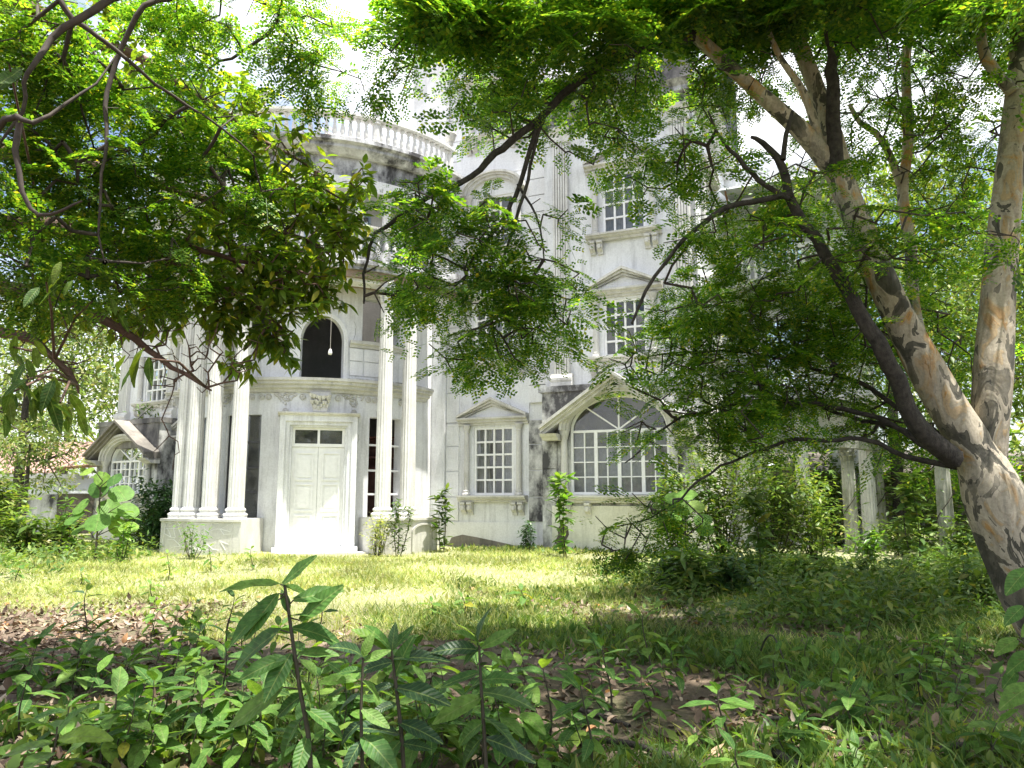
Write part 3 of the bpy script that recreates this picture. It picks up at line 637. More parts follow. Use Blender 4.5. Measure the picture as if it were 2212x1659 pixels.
# barred openings beside the door
def round_bars(a, b_, z0, z1, zz, nm='window_grille', mat='dark_frame', verts=()):
    mb = MB()
    mb.box(TD, a, a + .7, RW - .14, RW - .06, z0, z1); mb.box(TD, b_ - .7, b_, RW - .14, RW - .06, z0, z1)
    for z_ in zz: mb.box(TD, a + .7, b_ - .7, RW - .13, RW - .07, z_ - .022, z_ + .022, 5)
    for v_ in verts: mb.box(TD, v_ - .3, v_ + .3, RW - .125, RW - .075, z0, z1)
    w = mb.build(nm, mat, man)
    e = [z0] + list(zz) + [z1]
    for za, zb in zip(e, e[1:]): MB().sweep(TD, [(RW - .10, za + .02), (RW - .095, za + .02), (RW - .095, zb - .02), (RW - .10, zb - .02)], a + .7, b_ - .7, 5).build('pane', 'glass', w)
round_bars(-24, -8.4, .92, 3.46, (1.55, 2.15, 2.78), verts=(-16.5,)); round_bars(-44, -29, .92, 3.46, (1.55, 2.15, 2.78), verts=(-36,))
g = MB()
for z_ in (1.5, 2.1, 2.75): g.box(TD, 34.7, 50.5, RW - .16, RW - .10, z_ - .025, z_ + .025, 5)
g.box(TD, 43.6, 44.2, RW - .16, RW - .1, .92, 3.46).build('window_grille', 'lamp_white', man)
# inside of the drum
MB().sweep(TD, [(.05, .02), (3.3, .02), (3.3, .2), (.05, .2)], -100, 72, 30).build('floor_slab', 'interior', man)
MB().sweep(TD, [(.05, 4.1), (3.3, 4.1), (3.3, 4.3), (.05, 4.3)], -100, 72, 30).build('floor_slab', 'interior', man)
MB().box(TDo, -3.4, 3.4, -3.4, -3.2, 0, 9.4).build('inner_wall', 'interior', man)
sh = MB().box(TDo, 1.2, 1.26, -2.4, -.9, .2, 3.1).box(TDo, 2.5, 2.56, -2.4, -1.5, .2, 3.1).box(TDo, 1.26, 2.5, -2.4, -2.35, .2, 3.1)
for z_ in (.4, 1.0, 1.6, 2.2, 2.5, 3.05): sh.box(TDo, 1.26, 2.5, -2.35, -1.9, z_, z_ + .04)
tag(sh.build('wooden_shelf_cabinet', 'wood_shelf'), 'dark red wooden shelf cabinet inside the opening right of the door', 'cabinet')
ck2 = random.Random(5)
for a0, z0_ in ((-3, 5.6), (52, 2.6), (56, 5.2), (29, 3.2), (27, 5.9)):
    mb = MB(); a, z_ = a0, z0_
    for j in range(9):
        b_, zb = a + ck2.uniform(-.9, .9), z_ - ck2.uniform(.05, .14); mb.prism(TD, [(a, z_), (b_, zb), (b_ + .10, zb), (a + .10, z_)], RW + .001, RW + .003); a, z_ = b_, zb
    mb.build('wall_crack', 'blackwall', man)
# pedestals
def pedestal(a, b_):
    p = MB().sweep(TD, [(RW + .05, -.2), (4.86, -.2), (4.86, .86), (4.9, .87), (4.9, .93), (RW + .05, .93)], a, b_, 14).build('pedestal', 'stone', man); return p
PA, PB = pedestal(-32.5, -5.4), pedestal(31.0, 52)
mb = MB(); q = 46.6                                # blind arched niche on the right block
for a, b_ in ((1, .82),): mb.strip(TD, [(q - 4.4 * a, .12), (q - 4.4 * a, .6)] + arch_pts(q, 4.4 * a, .6, .2) + [(q + 4.4 * a, .6), (q + 4.4 * a, .12)], [(q - 4.4 * b_, .12), (q - 4.4 * b_, .6)] + arch_pts(q, 4.4 * b_, .6, .155) + [(q + 4.4 * b_, .6), (q + 4.4 * b_, .12)], 4.862, 4.9)
mb.build('niche_moulding', 'stone', PB)
ck = MB(); rr = random.Random(3)                   # hairline mortar net on the rubble block
NR, NC = 5, 12
cor = {(i, j): (-31.5 + 25 * (j + (.5 if i % 2 else 0)) / NC + rr.uniform(-.75, .75), .10 + .74 * i / NR + rr.uniform(-.055, .055)) for i in range(NR + 1) for j in range(NC)}
def seam(p, q): ck.prism(TD, [p, q, (q[0] + .10, q[1] + .010), (p[0] + .10, p[1] + .010)], 4.8605, 4.866)
for (i, j), p in cor.items():
    if (i, j + 1) in cor and rr.random() < .75: seam(p, cor[i, j + 1])
    if (i + 1, j) in cor and rr.random() < .7: seam(p, cor[i + 1, j])
ck.build('mortar_net', 'white_paint', PA)
# giant columns
GS, GB, GC = shaft_mesh(.19, .155, 5.1), base_mesh(.19, .25), capital_mesh(.16, .55)
RC = 4.45
for ph in (-31.2, -26.2, -18.9, -9.9, 34.9, 43.9):
    c_ = inst(GS, 'column', man, TD(ph, RC, 1.17), random.uniform(0, 1)); inst(GB, 'base', c_, TD(ph, RC, .93)); inst(GC, 'capital', c_, TD(ph, RC, 6.26), R(ph))
MB().lathe(TD(-23.2, 3.95, .9), [(.04, 0), (.04, 5.9)], 10).build('drain_pipe', 'drain', man)
# canopy slab over the giant columns
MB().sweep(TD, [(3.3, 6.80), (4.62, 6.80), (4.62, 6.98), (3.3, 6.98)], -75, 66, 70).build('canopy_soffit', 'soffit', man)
MB().sweep(TD, [(3.3, 6.982), (4.70, 6.982), (4.70, 7.05), (4.78, 7.10), (4.78, 7.2), (4.70, 7.24), (4.70, 7.5), (3.3, 7.5)], -75, 66, 70).build('canopy_slab', 'streaked', man)
MB().sweep(TD, [(4.02, 6.72), (4.5, 6.72), (4.5, 6.8), (4.02, 6.8)], -60, 62, 60).build('architrave', 'panel', man)
# third storey: parapet with balusters, small columns, blue painted windows
MB().sweep(TD, [(4.36, 8.08), (4.56, 8.08), (4.58, 8.12), (4.58, 8.18), (4.36, 8.18)], -75, 66, 70).build('rail', 'stone', man)
BAL = MB().lathe((0, 0, 0), [(.062, 0), (.062, .05), (.04, .07), (.05, .1), (.066, .2), (.05, .31), (.03, .38), (.045, .41), (.03, .44), (.045, .49), (.06, .53), (.06, .58)], 10).mesh('baluster', 'column', True)
for ph in np.arange(-50, 64, 3.0): inst(BAL, 'baluster', man, TD(ph, 4.46, 7.5))
HI = [(p, p + 9, 7.6, 9.0) for p in (-34, -20, -4, 11, 27, 42)]
cut_wall(TD, -100, 72, 3.0, 3.2, 7.5, 9.3, HI, 'panel', man, 3)
for a, b_, za, zb in HI:
    mb = MB(); mb.box(TD, a, a + .8, 3.08, 3.16, za, zb); mb.box(TD, b_ - .8, b_, 3.08, 3.16, za, zb); mb.box(TD, a + 4.2, a + 4.8, 3.08, 3.15, za, zb)
    for z_ in (za + .03, za + .5, za + .95, zb - .03): mb.box(TD, a + .8, b_ - .8, 3.085, 3.145, z_ - .03, z_ + .03, 3)
    w = mb.build('window', 'blue_paint', man)
    MB().sweep(TD, [(3.10, za), (3.105, za), (3.105, zb), (3.10, zb)], a, b_, 3).build('pane', 'glass', w)
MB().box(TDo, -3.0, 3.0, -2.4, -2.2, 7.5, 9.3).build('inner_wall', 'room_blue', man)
SS, SB, SC = shaft_mesh(.125, .105, 1.17, 10), base_mesh(.125, .16), capital_mesh(.11, .3)
for ph in (-31, -20, -9.9, 4, 25, 34.9, 43.9, 55):
    c_ = inst(SS, 'column', man, TD(ph, 4.28, 7.66)); inst(SB, 'base', c_, TD(ph, 4.28, 7.5)); inst(SC, 'capital', c_, TD(ph, 4.28, 8.83), R(ph))
# entablature, cornice, roof terrace
MB().sweep(TD, [(3.6, 9.13), (4.42, 9.13), (4.42, 9.45), (3.6, 9.45)], -80, 60, 70).build('architrave', 'panel', man)
MB().sweep(TD, [(3.6, 9.452), (4.40, 9.452), (4.40, 9.95), (3.6, 9.95)], -80, 62, 70).build('frieze', 'frieze_stain', man)
MB().sweep(TD, [(3.6, 9.952), (4.55, 9.952), (4.72, 10.08), (4.72, 10.16), (4.84, 10.2), (4.84, 10.3), (4.76, 10.34), (3.6, 10.34)], -85, 64, 74).build('cornice', 'streaked', man)
MB().sweep(TD, [(.05, 9.6), (3.6, 9.6), (3.6, 10.3), (.05, 10.3)], -110, 72, 60).build('roof_terrace', 'stone', man)
bl = MB().sweep(TD, [(4.46, 10.92), (4.72, 10.92), (4.74, 10.95), (4.74, 11.02), (4.46, 11.02)], -85, 62, 74).build('balustrade', 'column', man)
for ph in np.arange(-70, 61, 2.45):
    if min(abs(ph - x) for x in (-7, 28.8, 60)) > 1.4: inst(BAL, 'baluster', bl, TD(ph, 4.6, 10.34))
URN = MB().lathe((0, 0, 0), [(.10, 0), (.10, .04), (.06, .08), (.10, .12), (.10, .15), (.07, .18), (.13, .22), (.16, .33), (.16, .37), (.19, .40), (.19, .45), (.13, .45)], 18).mesh('urn', 'stone', True)
for ph in (-7, 28.8, 59.5):
    ps = inst(MB().lathe((0, 0, 0), [(.13, 0), (.13, .08), (.10, .1), (.10, .5), (.13, .53), (.13, .59)], 16).mesh('newel', 'column'), 'newel', man, TD(ph, 4.6, 10.34)); inst(URN, 'urn', ps, TD(ph, 4.6, 11.02))
tank = MB().lathe(TD(13.5, 3.6, 10.3), [(.06, 0), (.10, .05), (.12, .14), (.13, .3), (.13, .42), (.08, .52), (.05, .58), (.05, .64)], 14)
tag(tank.build('red_jar', 'red_plastic', None, True), 'red jar behind the roof balustrade of the round porch', 'jar')
hr = MB()
for a, z_, b_, zb in ((10, 10.9, 27, 10.35), (12.5, 10.95, 30, 10.4), (5, 10.34, 11, 10.7)): hr.prism(TD, [(a, z_), (b_, zb), (b_, zb + .05), (a, z_ + .05)], 3.9, 3.95)
hr.build('leaning_rail', 'lamp_white', man)
# hanging lamps
hl = tag(empty('hanging_lamp', TD(16.8, 4.5, 4.8)), 'white lamp hanging on a long cord before the arched opening', 'lamp')
p = TD(16.8, 4.52, 0)
MB().lathe((p.x, p.y, 4.98), [(.004, 0), (.004, 1.75)], 6).build('cord', 'cord', hl)
MB().lathe((p.x, p.y, 4.83), [(.02, 0), (.045, .01), (.05, .05), (.04, .09), (.02, .14)], 12).build('lamp_shade', 'lamp_white', hl, True)
lb = tag(empty('light_bulb', TD(38, 3.1, 3.1)), 'lit bare bulb hanging in the opening right of the door', 'lamp')
p = TD(36.6, 3.15, 0)
MB().lathe((p.x, p.y, 3.12), [(.012, 0), (.045, .03), (.05, .07), (.03, .11), (.02, .14)], 12).build('bulb', 'bulb', lb, True)
MB().lathe((p.x, p.y, 3.26), [(.025, 0), (.025, .08), (.005, .09), (.005, .8)], 8).build('lamp_holder', 'dark_frame', lb)

# ---------------------------------------------------------------- other buildings and ruins
def low_house():
    T = flat((-21, 33), R(12)); h = tag(empty('low_house', T(0, 0, 0)), 'low white house with faded red roof half hidden left of the mansion', 'house')
    MB().box(T, -6, 6.2, -5, 0, -.2, 2.2).build('wall', 'house_white', h)
    MB().prism(lambda x, d, z: T(x, d, z), [(-7, 2.2), (3.2, 2.2), (3.2, 2.35), (-7, 2.35)], -.2, .5).build('eave', 'lamp_white', h)
    r = MB().add([T(-7, .6, 2.38), T(2.6, .6, 2.38), T(1.6, -3, 3.9), T(-7, -3, 3.9), T(-7, .6, 2.43), T(2.6, .6, 2.43), T(1.6, -3, 3.95), T(-7, -3, 3.95)], [(0, 1, 2, 3), (4, 5, 6, 7), (0, 1, 5, 4), (1, 2, 6, 5), (2, 3, 7, 6), (3, 0, 4, 7)]).build('roof', 'red_roof', h)
    for i in range(24):
        x = -6.9 + i * .4; MB().add([T(x, .61, 2.45), T(x + .06, .61, 2.45), T(x + .06, -2.9, 3.96), T(x, -2.9, 3.96), T(x + .03, .61, 2.49), T(x + .03, -2.9, 4.0)], [(0, 1, 4), (2, 3, 5), (1, 2, 5, 4), (0, 4, 5, 3)]).build('roof_rib', 'red_roof', r)
    MB().add([T(2.4, .8, 2.5), T(6.6, .8, 2.75), T(6.6, -4, 3.3), T(2.4, -4, 3.1), T(2.4, .8, 2.6), T(6.6, .8, 2.85), T(6.6, -4, 3.4), T(2.4, -4, 3.2)], [(0, 1, 2, 3), (4, 5, 6, 7), (0, 1, 5, 4), (1, 2, 6, 5), (2, 3, 7, 6), (3, 0, 4, 7)]).build('lean_to_roof', 'rust', h)
low_house()
T = flat((-20, 29.5), R(8)); bw = tag(empty('boundary_wall', T(0, 0, 0)), 'dark weathered boundary wall in front of the low white house', 'wall')
for i in range(9): MB().box(T, -8 + i * 1.6, -8 + i * 1.6 + 1.57, 0, .18, -.2, 1.52 + .02 * (i % 3)).build('wall_panel', 'stained' if i % 3 == 0 else 'blackwall', bw)
MB().box(T, -8, 6.4, -.03, .21, 1.56, 1.64).build('coping', 'house_white', bw)
# pergola of old fluted columns at the right
OS, OBm, OCm = shaft_mesh(.17, .15, 2.05, 12, 'oldcolumn'), base_mesh(.17, .2, 'oldcolumn'), capital_mesh(.145, .32, 'oldcolumn')
labs = ['old fluted column with capital, leftmost of the overgrown three at right', 'old fluted column wrapped in leaves, middle of the overgrown three at right', 'old fluted column nearest the leaning tree trunk at right']
for (u, v, Y), lab in zip(((1842, 1180, 19), (1904, 1170, 20.5), (2048, 1180, 17.5)), labs):
    p = at(u, v, Y); p.z = .05
    c_ = tag(empty('old_column', p), lab, 'column', 'old columns in the undergrowth')
    inst(OS, 'shaft', c_, p + Vector((0, 0, .2))); inst(OBm, 'base', c_, p); inst(OCm, 'capital', c_, p + Vector((0, 0, 2.25)))
OLDC = [(1842, 19, 60, 'few vine leaves climbing the leftmost old column'), (1904, 20.5, 260, 'thick vine wrapped round the middle old column'), (2048, 17.5, 70, 'vine at the foot of the old column nearest the leaning tree')]
a_, b_ = at(1842, 1180, 19), at(1904, 1170, 20.5)
Tb = lambda s, d, z: a_.lerp(b_, s) + Vector((d * .7, -d * .3, z - a_.z + .05))
tag(MB().box(Tb, -.25, 1.2, -.16, .16, 2.572, 2.78).build('stone_beam', 'oldcolumn'), 'stone beam lying on two overgrown old columns', 'beam')
sh = tag(empty('dark_shed', at(2000, 1130, 26)), 'dark open shed behind the old columns at right', 'shed')
T = flat((10, 27), R(-4))
MB().box(T, 0, 11, -4.2, -4, -.2, 2.6).build('back_wall', 'blackwall', sh)
MB().box(T, 0, .2, -4, 0, -.2, 2.6).build('side_wall', 'blackwall', sh)
MB().add([T(-.3, .6, 2.2), T(11.3, .6, 2.2), T(11.3, -4.6, 3.3), T(-.3, -4.6, 3.3), T(-.3, .6, 2.26), T(11.3, .6, 2.26), T(11.3, -4.6, 3.36), T(-.3, -4.6, 3.36)], [(0, 1, 2, 3), (4, 5, 6, 7), (0, 1, 5, 4), (1, 2, 6, 5), (2, 3, 7, 6), (3, 0, 4, 7)]).build('roof', 'blackwall', sh)
for x in (2, 5, 8): MB().box(T, x, x + .12, .2, .32, -.2, 2.52).build('post', 'rust', sh)

# ---------------------------------------------------------------- plants: shared builders
def unit(a): return a / np.maximum(np.linalg.norm(a, axis=1, keepdims=True), 1e-9)
def stamp(P, D, U, L, TV, TF):
    """copy a small template (x along the leaf, y across, z up) to every point P; returns one set of vertices and faces"""
    X = unit(D); Y = unit(np.cross(U, X)); Z = np.cross(X, Y); K = len(TV)
    V = P[:, None] + L[:, None, None] * (TV[None, :, 0:1] * X[:, None] + TV[None, :, 1:2] * Y[:, None] + TV[None, :, 2:3] * Z[:, None])
    F = (TF[None] + (np.arange(len(P)) * K)[:, None, None]).reshape(-1, TF.shape[1])
    return V.reshape(-1, 3), F
def frond_template(np_=6, nl=4, droop=.25):
    rt = random.Random(np_ * 31 + nl * 7 + int(droop * 100))
    """feathery leaf: a midrib with side ribs, each carrying pairs of small leaflets"""
    V = []; F = []
    def quad(p, d, n, l, w):
        k = len(V); p, d, n = map(np.array, (p, d, n)); s = np.cross(n, d)
        V.extend([p, p + d * l * .5 + s * w, p + d * l, p + d * l * .5 - s * w]); F.append((k, k + 1, k + 2, k + 3))
    for i in range(np_):
        t = .22 + .74 * i / (np_ - 1); base = np.array((t, 0, -droop * t * t))
        for sg in (-1, 1):
            ln = .42 * (1 - .45 * abs(t - .5)); ang = R(62 - 14 * t + rt.uniform(-9, 9)); ln *= rt.uniform(.8, 1.12); d = np.array((math.cos(ang), sg * math.sin(ang), -.18)); d /= np.linalg.norm(d)
            for j in range(nl):
                q = base + d * ln * (j + .8) / nl; q[2] -= .06 * (j / nl) ** 2
                for s2 in (-1, 1):
                    a2 = math.atan2(d[1], d[0]) + s2 * R(55 + rt.uniform(-12, 12)); e = np.array((math.cos(a2), math.sin(a2), rt.uniform(-.3, .15)))
                    quad(q, e, (0.1 * s2, .15 * sg, 1), ln / nl * rt.uniform(1.1, 1.4), ln / nl * .40)
    k = len(V); V.extend([np.array(x) for x in ((0, -.006, 0), (0, .006, 0), (.97, .004, -droop * .94), (.97, -.004, -droop * .94))]); F.append((k, k + 1, k + 2, k + 3))
    return np.array(V), np.array(F)
FR = [frond_template(6, 3, .2), frond_template(5, 3, .35), frond_template(5, 4, .28), frond_template(4, 3, .45), frond_template(6, 4, .15), frond_template(3, 4, .3)]
def leaf_template(w=.2, fold=.06, droop=.12, rows=4):
    V = []; F = []
    for i in range(rows + 1):
        t = i / rows; ww = w * (math.sin(math.pi * min(1, t * .93 + .04)) ** .85) * (1.08 - .25 * t); z = -droop * t * t
        wv = .018 * math.sin(t * 13 + w * 40) if rows > 4 else 0
        V += [(t, ww, z + fold * ww / w + wv), (t, 0, z), (t, -ww, z + fold * ww / w - wv * .8)]
    for i in range(rows):
        for j in (0, 1): k = i * 3 + j; F.append((k, k + 1, k + 4, k + 3))
    return np.array(V), np.array(F)
LT = [leaf_template(.19, .05, .10), leaf_template(.17, .07, .28), leaf_template(.21, .03, -.05)]
LT2 = [leaf_template(.20, .05, .12, 2), leaf_template(.24, .06, .25, 2)]
def scatter_mesh(name, P, D, U, L, tmpl, mat, parent=None, stuff=True):
    P, D, U, L = map(lambda a: np.asarray(a, float), (P, D, U, L)); which = rng.integers(0, len(tmpl), len(P)); Vs = []; Fs = []; k = 0
    for t, (TV, TF) in enumerate(tmpl):
        m_ = which == t
        if not m_.any(): continue
        v, f = stamp(P[m_], D[m_], U[m_], L[m_], TV, TF); Vs.append(v); Fs.append(f + k); k += len(v)
    o = bpy.data.objects.new(name, np_mesh(name, np.concatenate(Vs), np.concatenate(Fs), mat)); 
    link(o, parent, (0, 0, 0))
    if stuff: o['kind'] = 'stuff'
    return o
def catmull(pts, step=.12):
    """smooth a list of (Vector, radius)"""
    out = []; n_ = len(pts)
    for i in range(n_ - 1):
        p = [pts[max(0, i - 1)], pts[i], pts[i + 1], pts[min(n_ - 1, i + 2)]]
        k = max(2, int((pts[i + 1][0] - pts[i][0]).length / step))
        for j in range(k):
            t = j / k; a, b_, c_, d = (q[0] for q in p)
            v = .5 * ((2 * b_) + (c_ - a) * t + (2 * a - 5 * b_ + 4 * c_ - d) * t * t + (3 * b_ - a - 3 * c_ + d) * t ** 3)
            out.append((v, p[1][1] + (p[2][1] - p[1][1]) * t))
    out.append(pts[-1]); return out
def wobble(path, amp=.028):
    o = Vector((0, 0, 0)); out = []
    for i, (p, r_) in enumerate(path):
        o = o * .86 + Vector(rng.normal(0, amp * .5, 3)); f = min(1, i / 4, (len(path) - 1 - i) / 3); out.append((p + o * f, r_))
    return out
def limb_mesh(name, path, mat, parent, sides=12, knob=.06):
    V = []; F = []; n_ = len(path); ph = random.uniform(0, 6); up = Vector((.3, .2, .1))
    ref = None
    for i, (p, r) in enumerate(path):
        d = (path[min(i + 1, n_ - 1)][0] - path[max(i - 1, 0)][0]).normalized()
        ref = (ref - d * ref.dot(d)).normalized() if ref else d.orthogonal().normalized()
        q = d.cross(ref)
        for k in range(sides):
            a = 2 * math.pi * k / sides
            w = 1 + knob * math.sin(3 * a + i * .23 + ph) + knob * .7 * math.sin(2 * a - i * .41 + ph) + knob * .5 * math.sin(i * .6 + ph)
            V.append(p + (ref * math.cos(a) + q * math.sin(a)) * r * w)
    for i in range(n_ - 1):
        for k in range(sides): F.append((i * sides + k, i * sides + (k + 1) % sides, (i + 1) * sides + (k + 1) % sides, (i + 1) * sides + k))
    o = bpy.data.objects.new(name, np_mesh(name, [tuple(v) for v in V], F, mat, True)); return link(o, parent)
def edge_tubes(name, A, B, ra, rb, mat, parent, sides=5):
    A, B = np.asarray(A), np.asarray(B); D = unit(B - A); H = np.where(np.abs(D[:, 2:3]) > .9, [[1., 0, 0]], [[0, 0, 1.]]); X = unit(np.cross(D, H)); Y = np.cross(D, X)
    an = np.arange(sides) * 2 * math.pi / sides; ring = np.cos(an)[None, :, None] * X[:, None] + np.sin(an)[None, :, None] * Y[:, None]
    V = np.concatenate([A[:, None] + ring * np.asarray(ra)[:, None, None], B[:, None] + ring * np.asarray(rb)[:, None, None]], 1).reshape(-1, 3)
    k = np.arange(sides); f = np.stack([k, (k + 1) % sides, sides + (k + 1) % sides, sides + k], 1)
    F = (f[None] + (np.arange(len(A)) * 2 * sides)[:, None, None]).reshape(-1, 4)
    o = link(bpy.data.objects.new(name, np_mesh(name, V, F, mat, True)), parent)
    if name in ('branch', 'bare_twig'): o['kind'] = 'stuff'
    return o
def grow(skeleton, tips, tip_r=.0035, expo=.42, sag=.12, step=.16, jit=.02, branch_cost=.12):
    """twigs that grow from the limbs to every tip, joining the nearest wood on the way"""
    pos = [np.array(p) for p in skeleton]; par = [-1] * len(pos); dep = [0.] * len(pos); n0 = len(pos)
    tips = np.asarray(tips); sk = np.array(pos)
    d0 = np.array([np.min(np.linalg.norm(sk - t, axis=1)) for t in tips]); ends = []
    buf = np.zeros((len(pos) + int(sum(d0) / step) + len(tips) * 8 + 200, 3)); buf[:n0] = sk; cst = np.zeros(len(buf)); cnt = n0
    for ti in np.argsort(d0):
        t = tips[ti]; dist = np.linalg.norm(buf[:cnt] - t, axis=1); j = int(np.argmin(dist + branch_cost * cst[:cnt])); L = dist[j]
        k = max(1, min(int(L / step), 14)); a = buf[j].copy(); mid = (a + t) / 2 + np.array((0, 0, sag * L)) + rng.normal(0, .06 * L + .002, 3); prev = j
        for i in range(1, k + 1):
            s_ = i / k; p = a * (1 - s_) ** 2 + 2 * s_ * (1 - s_) * mid + t * s_ * s_
            if i < k: p = p + rng.normal(0, jit, 3)
            if cnt >= len(buf): buf = np.concatenate([buf, np.zeros((4000, 3))]); cst = np.concatenate([cst, np.zeros(4000)])
            buf[cnt] = p; cst[cnt] = cst[prev] + L / k; par.append(prev); prev = cnt; cnt += 1
        ends.append(prev)
    w = np.zeros(cnt)
    for e in ends: w[e] += 1
    for i in range(cnt - 1, n0 - 1, -1): w[par[i]] += w[i]
    idx = np.arange(n0, cnt); pa = np.array(par[n0:])
    rad = tip_r * np.maximum(w, 1) ** expo
    ra = np.where(pa < n0, rad[idx] * 1.05, rad[pa]); ra = np.minimum(ra, rad[idx] * 1.6)
    dirs = buf[ends] - buf[[par[e] for e in ends]]
    return buf[pa], buf[idx], ra, rad[idx], buf[ends], unit(dirs), ends, par, buf
def cloud(c, rad, n_):
    v = rng.normal(0, 1, (n_, 3)); v = unit(v) * rng.random((n_, 1)) ** (1 / 2.4); return np.array(c) + v * np.array(rad)
def clusters(lst):
    out = []
    for u, v, Y, ru, rv, rY, n_ in lst:
        c = at(u, v, Y); k = Y / FPX; out.append(cloud(c, (ru * k, rY, rv * k), n_))
    return np.concatenate(out)
def fronds_at(ends, dirs, per, L, pitch=-.15, spread=.5, flat_=1.0):
    P = []; D = []; U = []; LL = []
    for e, d in zip(ends, dirs):
        for k in range(rng.integers(per[0], per[1] + 1)):
            a = rng.uniform(0, 2 * math.pi); h = np.array((math.cos(a), math.sin(a), rng.normal(pitch, .28))); v = h + d * spread
            P.append(e + rng.normal(0, .03, 3)); D.append(v); U.append((rng.normal(0, .3), rng.normal(0, .3), 1)); LL.append(rng.uniform(*L))
    return P, D, U, LL
def on_path(path, every=2): return [tuple(p) for p, r in path[::every]]
def px(lst): return [(at(u, v, Y), r) for u, v, Y, r in lst]

# ---------------------------------------------------------------- leaning tree at the right
tb = at(2330, 1470, 7.2); tb.z = 0
lt = tag(empty('leaning_tree', tb), 'tall leaning tree with flaking tan and grey bark and feathery leaves at right', 'tree')
base = [(tb + Vector((.10, 0, -.1)), .46), (tb + Vector((.02, 0, .15)), .40)]
LIMBS = {
 'trunk': base + px([(2262, 1330, 7.25, .345), (2190, 1180, 7.3, .32), (2140, 1060, 7.3, .305), (2105, 975, 7.3, .27), (2040, 870, 7.3, .225), (1960, 720, 7.3, .20), (1900, 590, 7.3, .185), (1850, 470, 7.3, .17), (1805, 360, 7.3, .16), (1790, 300, 7.3, .14)]),
 'a': px([(1815, 390, 7.3, .14), (1740, 292, 7.2, .125), (1640, 200, 7.1, .105), (1540, 110, 7, .09), (1440, 20, 6.9, .08), (1370, -70, 6.8, .07), (1280, -190, 6.6, .05)]),
 'b': px([(1825, 420, 7.35, .15), (1800, 300, 7.4, .135), (1760, 180, 7.5, .125), (1705, 40, 7.5, .115), (1660, -80, 7.6, .10), (1600, -230, 7.6, .07)]),
 'c': px([(2130, 1040, 7.35, .25), (2142, 850, 7.3, .235), (2150, 700, 7.35, .22), (2168, 500, 7.4, .2), (2190, 300, 7.45, .17), (2205, 100, 7.5, .15), (2215, -60, 7.6, .13), (2180, -260, 7.6, .09)]),
 'd': px([(2188, 200, 7.4, .09), (2132, 130, 7.4, .075), (2120, 60, 7.45, .07), (2148, -40, 7.5, .06), (2120, -150, 7.5, .04)]),
 'e': px([(1985, 735, 7.5, .10), (1974, 660, 7.9, .09), (1967, 527, 8, .085), (1950, 420, 8, .08), (1961, 307, 8, .075), (1957, 132, 8, .07), (1975, 20, 8, .065), (1990, -120, 8, .05)]),
 'f': px([(1945, 400, 8, .06), (1920, 330, 7.95, .05), (1890, 285, 7.9, .045), (1858, 265, 7.9, .04), (1835, 225, 7.9, .03)]),
 'g': px([(1782, 345, 7.25, .07), (1748, 230, 7.2, .06), (1722, 176, 7.15, .05), (1684, 123, 7.1, .04), (1650, 40, 7, .03)]),
}
